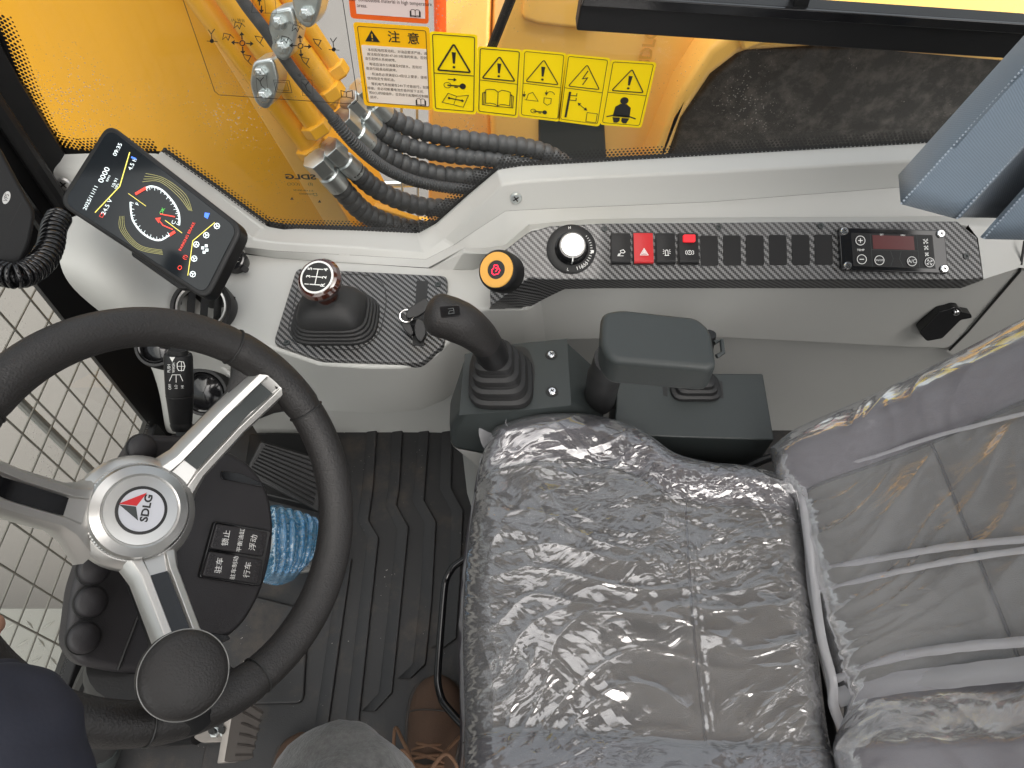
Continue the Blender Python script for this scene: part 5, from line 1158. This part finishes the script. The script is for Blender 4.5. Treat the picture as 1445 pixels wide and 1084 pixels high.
m = MB(); m.flat(EP, [(167, 711), (208, 695), (193, 714)], 0); m.build('red_triangle', M['red'], t, flip=False)
m = MB(); m.flat(EP, [(168, 712), (192, 715), (195, 735)], 0); m.build('dark_triangle', M['slate'], t, flip=False)
m = MB(); g, m_ = EP.fr(207, 717, 78); m.text(g, 'SDLG', 14.5*m_, sx=1.12, bold=.035); m.build('lettering', M['ink'], t, flip=False)
# spinner knob
kc = WPl(.055).pt(262, 952); kn_ = (WN*.55+(V((0, 0, H))-kc).normalized()*.45).normalized(); kf = frame(kc, kn_); t = T('spinner_knob', 'round black spinner knob clamped on the lower rim of the wheel', 'knob', kc)
rk = 61*(kc-V((0, 0, H))).dot(V((0, sT, -cT)))/F
MB().lathe(kf, [(rk*.5, -.030), (rk*.9, -.024), (rk*1.0, -.015), (rk*1.005, -.0065), (rk*.985, -.0030), (rk*.93, .0012), (rk*.80, .0045), (rk*.5, .0078), (rk*.2, .009), (.0003, .0092)], 64).build('cap', M['leather'], t, sharp=60)
MB().tube([fp(kf, rk*1.0*math.cos(k*.0982), rk*1.0*math.sin(k*.0982), -.0040) for k in range(64)], .0006, 6, True).build('edge_ring', M['steel'], t)
q = wang(270, 1022); rp = WC+(wf[1]*math.cos(q)+wf[2]*math.sin(q))*WR
MB().tube([kc-kn_*.02, kc.lerp(rp, .5)-WN*.008, rp], [.014, .016, .024], 14).build('clamp', M['black'], t)

# ================================================================== STEERING COLUMN AND ITS SHROUD
D1 = WPl(-.135); t = T('column_shroud', 'dark plastic column shroud under the steering wheel', 'column shroud', D1.pt(240, 780))
MB().slab(D1, rnd([(196, 612), (276, 614), (292, 648), (264, 720), (250, 800), (256, 866), (238, 936), (212, 950), (168, 950), (112, 938), (94, 912), (104, 830), (150, 690)], 16, 5), .035).build('switch_housing', M['dash'], t, bevel=.010, seg=4)
D2 = WPl(-.145)
dq = [(262, 625), (315, 632), (350, 650), (378, 685), (389, 735), (384, 790), (370, 838), (345, 882), (312, 908), (270, 912), (225, 880), (230, 760), (250, 680)]
MB().slab(D2, rnd([(x, y) for x, y in dq], 26, 5), .05).build('centre_housing', M['dash'], t, bevel=.008, seg=4)
MB().tube([D1.pt(258, 690, .001), D1.pt(222, 800, .001), D1.pt(166, 946, .001)], .0016, 6).build('seam', M['ink'], t)
for P_ in ([(312, 664), (340, 668), (370, 682), (372, 688), (345, 682), (312, 676)], [(290, 893), (322, 896), (326, 902), (310, 909), (286, 902)]):
    MB().slab(D2, rnd(P_, 4), .003, .002).build('gloss_slot', M['gloss'], t, bevel=.001)
f, _ = D1.fr(200, 633, 0, .002); cl = ['round blank cap right of the windscreen on top of the shroud', 'round blank cap mostly hidden under the wheel hub', 'round blank cap second from the bottom of the shroud', 'round blank cap lowest on the shroud']
t = T('blanking_plug', cl[0], 'cap', f[0], 'round blank caps'); rc = .0135*1.18
MB().lathe(f, [(rc*1.02, -.004), (rc*1.02, .003), (rc*.96, .0055), (rc*.8, .0078), (rc*.4, .0098), (.0003, .0103)], 32).build('dome', M['dash'], t, sharp=60)
MB().lathe(f, [(rc*1.12, -.0018), (rc*1.1, .0006), (rc*1.0, .0008)], 32, False).build('gap_ring', M['ink'], t)
CAP = t
for (x, y), lb in zip(((132, 803), (128, 849), (118, 900)), cl[1:]): dup(CAP, D1.pt(x, y, .002)-f[0], lb)
# brake and float switch pad
t = T('rocker_pad', 'black pad of two wide rockers with white Chinese lettering', 'switch pad', D2.pt(333, 780)); sq = [(303, 735), (383, 749), (368, 828), (281, 815)]
MB().slab(D2, rnd(sq, 5), .01, .006).build('surround', M['gloss'], t, bevel=.0015)
def sp_(s_, r_): a = V(sq[0]).lerp(V(sq[1]), s_); b_ = V(sq[3]).lerp(V(sq[2]), s_); q = a.lerp(b_, r_); return (q.x, q.y)
for r0_, r1_, L_ in ((.04, .475, ('锁止', '平衡油缸', '浮动')), (.525, .96, ('驻车', '驻车制动', '行车'))):
    o = MB().slab(D2, rnd([sp_(.05, r0_), sp_(.95, r0_), sp_(.95, r1_), sp_(.05, r1_)], 4), .008, .0105).build('rocker', M['dash'], t, bevel=.0018)
    m = MB(); rm = (r0_+r1_)/2
    for s_, tx, z in ((.27, L_[0], 11.5), (.52, L_[1], 8.5), (.74, L_[2], 11.5)): m.ptext(D2, *sp_(s_, rm), tx, z, 80, h=.0110)
    m.build('lettering', M['white'], o, flip=False)
    m = MB()
    for s_ in (.10, .15, .86, .91):
        for k in range(5):
            f2, _ = D2.fr(*sp_(s_, r0_+(r1_-r0_)*(.15+k*.17)), 0, .0105); m.lathe(f2, [(.0016, 0), (.0010, .0009), (.0002, .001)], 8)
    m.build('grip_dots', M['dash'], o)
# wiper stalk
t = T('wiper_stalk', 'black wiper stalk with white symbols above the shroud', 'stalk', at(252, 600, 'd', .90)); A, B = at(251, 494, 'd', .86), at(256, 606, 'd', .90)
ax = (A-B); Ls = ax.length; ax.normalize(); vw = (V((0, 0, H))-A.lerp(B, .5)); vw = (vw-ax*vw.dot(ax)).normalized(); sx_ = vw.cross(ax)
sf = (B, ax, sx_, vw); px2m = .88/F
prof = [(0, 13), (.06, 15), (.10, 14), (.10, 15), (.40, 18), (.44, 18.6), (.445, 18), (.46, 18), (.465, 18.6), (.92, 18.8), (.95, 17.5), (.955, 13), (1.0, 12.5)]
lf = (B, vw, sx_*-1, ax); m = MB(); rows = [[B+ax*Ls*k+(sx_*math.cos(j*.2094)*w+vw*math.sin(j*.2094)*w*.72)*px2m for j in range(30)] for k, w in prof]
m.grid(rows, True); m.poly(rows[-1]); m.poly(rows[0]); m.build('handle', M['black'], t, sharp=30)
WS = Pl(A.lerp(B, .5)+vw*18.8*.72*px2m, vw); m = MB(); m.flat(WS, [(239, 504), (247, 504), (243, 511)], .0006)
m.ptext(WS, 238.5, 520, 'PUSH', 5, 90); m.ptext(WS, 245, 519, 'WASH', 5, 90); m.pline(WS, [(250, 513), (253, 510), (259, 511), (261, 517), (259, 523), (252, 523), (250, 519)], 1, .0008, True); m.pline(WS, [(256, 510), (256, 524)], .9, .0008); m.pline(WS, [(250, 517), (261, 517)], .9, .0008)
m.pline(WS, [(239, 538), (243, 529), (254, 529), (258, 538)], .9, .0008); m.pline(WS, [(248.5, 529), (248.5, 540)], .9, .0008)
for x, s_ in ((240, 'OFF'), (248.5, 'LO'), (257.5, 'HI')): m.ptext(WS, x, 546, s_, 4.6, 90)
m.build('symbols', M['white'], t, flip=False)
MB().tube([B-ax*.004, at(285, 610, 'd', .93), at(300, 622, 'd', .95)], .011, 10).build('stalk_root', M['black'], t)
# column tube and its boot
t = T('steering_column', 'black steering column with a rubber boot running down to the floor', 'column', at(130, 1090, 'z', .0))
A, B = at(188, 930, 'd', .80), at(120, 1100, 'z', .03); Q = [A.lerp(B, k/30) for k in range(31)]
R_ = [.046 if k < 3 else (.034+.006*(k % 3 == 0) if k < 11 else .026) for k in range(31)]
MB().tube(Q, R_, 24).build('tube', M['rubber'], t, sharp=50)
MB().tube([A.lerp(B, .62), A.lerp(B, .64), A.lerp(B, .95), A.lerp(B, .97)], [.028, .033, .036, .036], 24).build('sleeve', M['slate'], t, sharp=40)
MB().tube([at(150, 900, 'd', .9), at(120, 960, 'd', 1.0), at(95, 1020, 'd', 1.1)], .012, 10).build('bracket_arm', M['black'], t)
MB().box((-.775, -.25, 0), (-.70, .60, .05)).build('floor_trim', M['black'], t, bevel=.006)

# ================================================================== PEDALS
PD = Pl(at(420, 760, 'z', .10), (.45, -.05, .9)); t = T('wrapped_pedal', 'ribbed pedal wrapped in blue plastic film right of the shroud', 'pedal', PD.pt(415, 765))
MB().slab(PD, rnd([(380, 722), (440, 732), (442, 806), (378, 812)], 8), .012, -.004).build('pedal_plate', M['steel'], t, bevel=.003)
m = MB()
for k in range(7): x = 386+k*8.5; m.tube([PD.pt(x, 730, .004), PD.pt(x-1, 800, .004)], .004, 8)
m.build('tread_ribs', M['steel'], t)
rows = []; nn = 60; bq = [[(372, 712), (398, 708), (425, 722), (448, 738)], [(374, 740), (405, 742), (440, 745), (463, 756)], [(372, 790), (405, 790), (432, 792), (452, 776)], [(374, 818), (395, 822), (418, 814), (430, 800)]]
ctl = [[PD.pt(*p) for p in r] for r in bq]; ctl = [catmull(r, 16) for r in ctl]; cols = [catmull([ctl[j][i] for j in range(4)], 16) for i in range(len(ctl[0]))]
G = [[cols[i][j] for i in range(len(cols))] for j in range(len(cols[0]))]; J, I = len(G), len(G[0])
for j in range(J):
    rows.append([])
    for i in range(I):
        e = min(i, I-1-i)/I*2, min(j, J-1-j)/J*2; p = G[j][i]; k = sm(0, .35, min(e))
        rows[-1].append(p+PD.n*(-.02+.034*k+.003*math.sin(i*1.05)*k+.006*max(0, rn(V((p.x*22, p.y*22, 1.3))))*k+.003*MN.noise(V((p.x*70, p.y*60, 4)))*k))
MB().grid(rows).build('film', M['bluefilm'], t, sharp=180)
t = T('drive_pedal', 'black ribbed rubber pedal beyond the wheel spoke', 'pedal', at(410, 665, 'z', .09)); PB = Pl(at(410, 665, 'z', .09), (.35, -.45, .85))
MB().slab(PB, [(368, 622), (462, 650), (450, 724), (345, 668)], .014).build('plate', M['rubber'], t, bevel=.004)
m = MB()
for k in range(9):
    a_, b_ = V((374, 630)).lerp(V((352, 664)), k/8), V((452, 656)).lerp(V((442, 712)), k/8); m.tube([PB.pt(*a_, .001), PB.pt(*b_, .001)], .0035, 6)
m.build('ribs', M['rubber'], t)
t = T('front_floor_plate', 'dark floor plate in front of the ribbed pedal', 'floor plate', at(420, 620, 'z', .02)); MB().slab(Pl((0, 0, .03), (0, 0, 1)), [(352, 612), (470, 612), (462, 720), (340, 690)], .03).build('plate', M['black'], t, bevel=.004)
# brake pedal
t = T('brake_pedal', 'worn brake pedal with a bolted steel arm at the lower edge', 'pedal', at(345, 1030, 'z', .14)); z_ = .16
PF = plane3(at(326, 986, 'z', z_+.02), at(346, 1066, 'z', z_-.03), at(352, 990, 'z', z_+.04)); 
fa = [at(x, y, 'z', z) for x, y, z in ((346, 984, .175), (372, 1002, .165), (356, 1072, .115), (331, 1074, .12))]; fd = [at(x, y, 'z', z) for x, y, z in ((334, 986, .13), (336, 990, .13), (318, 1070, .08), (317, 1069, .08))]
m = MB(); n_ = (fa[1]-fa[0]).cross(fa[3]-fa[0]).normalized()
m.prism(fa, (V((-1, -.1, -.35))).normalized()*.022); m.build('pad', M['sole'], t, bevel=.003)
bk_ = (V((-1, -.1, -.35))).normalized(); m = MB(); m.prism([p+bk_*.0225 for p in fa], bk_*.012); m.build('back_plate', M['pedalsteel'], t, bevel=.002)
for k in range(6):
    a_, b_ = fa[0].lerp(fa[3], .08+k*.168), fa[1].lerp(fa[2], .08+k*.168); MB().tube([a_, b_], .0035, 6).build('grip_rib', M['sole'], t)
m = MB(); m.prism([at(x, y, 'z', .125) for x, y in rnd([(272, 1040), (284, 1030), (326, 1030), (326, 1046), (284, 1048)], 5)], V((0, 0, -.009))); m.build('arm_flange', M['pedalsteel'], t, bevel=.0015)
for x, y in ((304, 1028), (318, 1027)):
    f = frame(at(x, y+6, 'z', .126), (0, 0, 1)); o = MB().lathe(f, [(.0085, 0), (.0085, .007)], 6).build('nut', M['zinc'], t, bevel=.001); MB().lathe(f, [(.005, .007), (.005, .020)], 10).build('stud', M['ink'], o)
MB().tube([at(278, 1040, 'z', .115), at(230, 1042, 'z', .06), at(200, 1042, 'z', .02)], .012, 10).build('arm', M['black'], t)
tag(MB().flat(Pl((0, 0, .013), (0, 0, 1)), rnd([(208, 1036), (330, 1038), (330, 1053), (214, 1050)], 6)).build('pedal_slot', M['ink']), 'black slot in the floor under the brake pedal arm', 'slot')

# ================================================================== HANDSET, COILED CORD, CURTAIN
HPn = Pl(at(30, 290, 'd', .80), (V((0, 0, H))-at(30, 290, 'd', .8))+V((.25, 0, 0))); t = T('radio_handset', 'black radio handset with an oval silver mark on the front pillar', 'handset', HPn.pt(20, 290))
MB().slab(HPn, rnd([(-60, 190), (0, 205), (34, 268), (52, 300), (44, 345), (28, 378), (8, 392), (-70, 380)], 12, 5), .03).build('body', M['black'], t, bevel=.006, seg=3)
MB().flat(HPn, [(9+5.5*math.cos(k*.26)+2*math.sin(k*.26), 279-9*math.sin(k*.26)) for k in range(24)], .0006).build('badge', M['satin'], t, flip=False)
m = MB(); m.ptext(HPn, 9, 279, 'VPS', 7, 75, h=.0012); m.pline(HPn, [(30, 286), (14, 318)], .7, .001); m.build('marking', M['ink'], t, flip=False)
P = [at(x, y, 'd', w) for x, y, w in ((84, 306, .92), (76, 322, .90), (72, 345, .87), (62, 366, .84), (44, 382, .81), (24, 389, .79), (4, 386, .79), (-20, 384, .80))]
C0 = catmull(P, 40); Q = []; n_t = 26
for i, p in enumerate(C0):
    tt = (C0[min(i+1, len(C0)-1)]-C0[max(i-1, 0)]).normalized(); u_ = tt.cross(V((.3, .2, 1))).normalized(); w_ = tt.cross(u_); a_ = 2*math.pi*n_t*i/len(C0); Q.append(p+(u_*math.cos(a_)+w_*math.sin(a_))*.0125)
Q2 = catmull(Q, 2); tag(MB().tube(Q2, .0028, 8).build('coiled_cord', M['gloss'], sharp=180), 'glossy black coiled cord hanging below the handset', 'cord')
# sun curtain gathered at the rear
t = T('sun_curtain', 'blue grey ribbed cloth curtain gathered at the upper right', 'curtain', at(1350, 250, 'd', .8))
bp_ = [(1309, 205, .90), (1269, 248, .865), (1271, 288, .84), (1276, 289, .838), (1346, 308, .85), (1350, 309, .852), (1356, 306, .89), (1412, 308, .93), (1390, 330, .88), (1384, 335, .865), (1388, 337, .864), (1445, 338, .87), (1560, 342, .90)]
rows = []
for k in range(12):
    q = k/11*1.5; rows.append([at(x+175*q, y-194*q, 'd', w-.10*q+.004*math.sin(i*2.1+k*.8)) for i, (x, y, w) in enumerate(bp_)])
m = MB(); m.grid(rows); m.build('cloth', M['curtain'], t, solid=.003, sharp=50)
M['stitch'] = mat('pale_thread', (.42, .48, .55), .8)
for i in (2, 5, 10):
    m = MB(); L_ = [r[i] for r in rows]; n_ = 60
    pts = rs(L_, n_*2)
    for k in range(0, n_*2-1, 2):
        d = (V((0, 0, H))-pts[k]).normalized()*.0028; m.tube([pts[k]+d, pts[k].lerp(pts[k+1], .9)+d], .0011, 5)
    m.build('stitching', M['stitch'], t)

# ================================================================== PERSON (standing in the doorway, mostly out of the frame)
def skin(name, verts, edges, radii, mat_, parent, sub=2, root=0):
    me = bpy.data.meshes.new(name); me.from_pydata([tuple(v) for v in verts], edges, []); o = bpy.data.objects.new(name, me); C.objects.link(o)
    md = o.modifiers.new('skin', 'SKIN'); 
    if not me.skin_vertices: 
        bm = bmesh.new(); bm.from_mesh(me); bm.verts.layers.skin.verify(); bm.to_mesh(me); bm.free()
    for i, r in enumerate(radii):
        sv = me.skin_vertices[0].data[i]; sv.radius = (r, r) if not isinstance(r, tuple) else r; sv.use_root = (i == root)
    md.use_smooth_shade = True; s_ = o.modifiers.new('u', 'SUBSURF'); s_.levels = sub; s_.render_levels = sub
    me.materials.append(mat_)
    if name in ('trousers', 'jacket'):
        tx = bpy.data.textures.new('folds', 'CLOUDS'); tx.noise_scale = .07; tx.noise_depth = 3
        d_ = o.modifiers.new('d', 'DISPLACE'); d_.texture = tx; d_.strength = .022; d_.mid_level = .5; s_.levels = s_.render_levels = 4
    WL[o] = V((0, 0, 0)); o.parent = parent; o.location = -WL[parent]; return o
t = PER = T('person', 'person in grey trousers, brown lace boots and a dark navy sleeve at the lower edge', 'person', (-.2, -.05, 0))
cham = [(-.13, -.40, .86), (-.13, -.40, 1.02), (-.14, -.42, 1.20), (-.14, -.42, 1.38), (-.13, -.40, 1.52), (-.12, -.37, 1.62),   # pelvis .. head
        (-.32, -.42, 1.34), (-.43, -.30, 1.22), (-.47, .0, 1.12), (-.50, .06, 1.10),                                             # left arm
        (.04, -.43, 1.34), (.12, -.46, 1.12), (.12, -.40, .92)]
lh = [at(32, 1260, 'd', .40), at(-30, 972, 'd', .47), at(-66, 974, 'd', .50)]
cham[7] = (-.42, -.28, 1.16); cham[8] = tuple(lh[1]); cham[9] = tuple(lh[2])
skin('body', cham, [(0, 1), (1, 2), (2, 3), (3, 4), (4, 5), (3, 6), (6, 7), (7, 8), (8, 9), (3, 10), (10, 11), (11, 12)], [.13, .13, .14, .09, .07, .095, .055, .045, .026, .026, .055, .045, .03], M['skin'], t)
# left hand: palm and five fingers, resting beyond the wheel
w0 = lh[2]; fw_ = (lh[2]-lh[1]).normalized(); sd_ = fw_.cross(V((0, 0, 1))).normalized(); up_ = sd_.cross(fw_)
hv = [w0, w0+fw_*.04]; he = [(0, 1)]; hr = [(.026, .017), (.036, .016)]
for k, (o_, l_) in enumerate(((-.030, .062), (-.010, .074), (.010, .078), (.029, .068))):
    b0_ = len(hv); base = w0+fw_*.072+sd_*o_
    hv += [base, base+fw_*l_*.42-up_*.006, base+fw_*l_*.75-up_*.022, base+fw_*l_*.9-up_*.036]; he += [(1, b0_), (b0_, b0_+1), (b0_+1, b0_+2), (b0_+2, b0_+3)]; hr += [.0105, .009, .0085, .0075]
b0_ = len(hv); hv += [w0+fw_*.035+sd_*.036-up_*.006, w0+fw_*.06+sd_*.055-up_*.015, w0+fw_*.085+sd_*.060-up_*.025]; he += [(0, b0_), (b0_, b0_+1), (b0_+1, b0_+2)]; hr += [.014, .0105, .009]
skin('hand', hv, he, hr, M['skin'], t)
# navy jacket: torso and sleeves
m = MB()
cu_ = [at(x, y, 'd', w) for x, y, w in ((-32, 962, .455), (-26, 978, .45), (-14, 1005, .44), (0, 1045, .43), (8, 1100, .42), (14, 1200, .40), (22, 1300, .39))]
C1 = catmull(cu_+[V((-.36, -.28, 1.20)), V((-.33, -.40, 1.33))], 6); R1_ = []
for i in range(len(C1)):
    k = i/6; R1_.append(.020+.0195*sm(0, 3.2, k)+.03*sm(5, 8, k))
rows = []
u_ = V((1, 0, 0))
for i, p in enumerate(C1):
    tt = (C1[min(i+1, len(C1)-1)]-C1[max(i-1, 0)]).normalized(); vw = (V((0, 0, H))-p); vw = (vw-tt*vw.dot(tt)).normalized(); sx_ = tt.cross(vw)
    rr_ = []
    for j in range(28):
        a_ = 2*math.pi*j/28; r = R1_[i]*(1+.10*MN.noise(V((math.cos(a_)*1.3, math.sin(a_)*1.3, i*.22)))+.22*max(0, math.cos(a_-1.45))**10)
        rr_.append(p+sx_*math.cos(a_)*r*1.15+vw*math.sin(a_)*r*.8)
    rows.append(rr_)
m.grid(rows, True); m.build('sleeve', M['navy'], t, sub=1)
skin('jacket', [(-.13, -.40, .84), (-.13, -.41, 1.05), (-.14, -.43, 1.25), (-.14, -.42, 1.36), (-.31, -.42, 1.33), (-.40, -.30, 1.2), (.04, -.44, 1.33), (.13, -.47, 1.12), (.13, -.41, .95)], [(0, 1), (1, 2), (2, 3), (3, 4), (4, 5), (3, 6), (6, 7), (7, 8)], [.16, .16, .16, .10, .075, .06, .075, .06, .045], M['navy'], t)
skin('hair', [(-.13, -.42, 1.62), (-.12, -.39, 1.70)], [(0, 1)], [.105, .09], M['ink'], t)
# trousers
kneeL, ankL = at(500, 1085, 'z', .47), V((-.345, -.02, .12)); kneeR, ankR = V((-.06, -.12, .50)), V((-.135, .03, .12))
kneeL = V((kneeL.x, kneeL.y, .47))
skin('trousers', [(-.13, -.40, .92), (-.13, -.40, .86), (-.22, -.36, .80), tuple(V((-.22, -.36, .80)).lerp(kneeL, .5)+V((0, 0, .02))), tuple(kneeL), tuple(kneeL.lerp(ankL, .5)+V((0, -.02, 0))), tuple(ankL), (-.03, -.38, .80), tuple(V((-.03, -.38, .8)).lerp(kneeR, .5)), tuple(kneeR), tuple(kneeR.lerp(ankR, .5)), tuple(ankR)],
     [(0, 1), (1, 2), (2, 3), (3, 4), (4, 5), (5, 6), (1, 7), (7, 8), (8, 9), (9, 10), (10, 11)], [.15, .155, .10, .098, .088, .070, .060, .10, .09, .072, .062, .056], M['denim'], t)
# boots
def boot(toe, heel, label=None, laces=True):
    d = (toe-heel); L_ = d.length; d.normalize(); s_ = V((d.y, -d.x, 0)); b = MB(); so = MB(); rows = []; r2 = []
    for k, w, h, hb in ((0, .030, .05, .0), (.03, .034, .085, .0), (.15, .038, .11, 0), (.30, .037, .105, 0), (.42, .038, .088, 0), (.55, .043, .072, 0), (.70, .049, .058, 0), (.84, .048, .046, 0), (.93, .040, .038, 0), (.98, .026, .028, 0), (1.0, .010, .02, 0)):
        c_ = heel+d*L_*k; rows.append([c_+s_*(w*math.cos(a_))+V((0, 0, .016+h*(max(0, math.sin(a_)) if math.sin(a_) > 0 else .0))) for a_ in [j*2*math.pi/24 for j in range(24)]])
        r2.append([c_+s_*(w+.004)*q+V((0, 0, z)) for q, z in ((-1, .022), (-1, .0), (1, .0), (1, .022))])
    b.grid(rows, True); b.poly(rows[0]); b.poly(rows[-1]); o = b.build('boot', M['suede'], PER, sub=2)
    MB().tube(catmull([heel+d*L_*.76+s_*q+V((0, 0, .018+.052*math.sqrt(max(0, 1-(q/.0475)**2)))) for q in (-.046, -.035, -.018, 0, .018, .035, .046)], 4), .0013, 6).build('toe_seam', M['sole'], o)
    so.grid(r2, True); so.poly(r2[0]); so.poly(r2[-1]); so.build('sole', M['sole'], o, bevel=.004)
    if laces:
        top = lambda k, q: heel+d*L_*k+s_*q+V((0, 0, .019+(.105 if k < .32 else .105-(k-.32)*.19)*math.sqrt(max(0, 1-(q/.042)**2))))
        MB().grid([[top(.30+.30*i/8, q) +V((0, 0, .003)) for q in (-.020, -.010, 0, .010, .020)] for i in range(9)]).build('tongue', M['sole'], o, sharp=180)
        for i in range(5):
            k = .34+i*.062; MB().tube(catmull([top(k, -.027), top(k+.012, -.012)+V((0, 0, .005)), top(k+.03, .012)+V((0, 0, .006)), top(k+.045, .027)], 5), .0030, 8).build('lace', M['lace'], o)
            MB().tube(catmull([top(k+.045, -.027), top(k+.03, -.012)+V((0, 0, .007)), top(k+.012, .012)+V((0, 0, .004)), top(k, .027)], 5), .0030, 8).build('lace', M['lace'], o)
        for s2 in (1, -1):
            q0 = top(.36, s2*.004)+V((0, 0, .008)); MB().tube(catmull([q0, q0+s_*s2*.03+d*.035+V((0, 0, .006)), q0+s_*s2*.052+d*.01-V((0, 0, .012)), q0+s_*s2*.030-d*.02-V((0, 0, .002)), q0], 7), .0030, 8).build('lace_bow', M['lace'], o)
            MB().tube(catmull([q0, q0+s_*s2*.035+d*.05-V((0, 0, .02)), q0+s_*s2*.058+d*.075-V((0, 0, .06)), q0+s_*s2*.056+d*.02-V((0, 0, .085))], 7), .0030, 8).build('lace_end', M['lace'], o)
boot(at(622, 958, 'z', .03), at(596, 1205, 'z', .0)+V((0, 0, .0)))
boot(at(432, 1038, 'z', .03), at(418, 1290, 'z', .0), laces=False)
for o in [x for x in bpy.data.objects if x.type == 'MESH' and not x.parent and 'category' not in x and 'kind' not in x]: print('UNTAGGED', o.name)
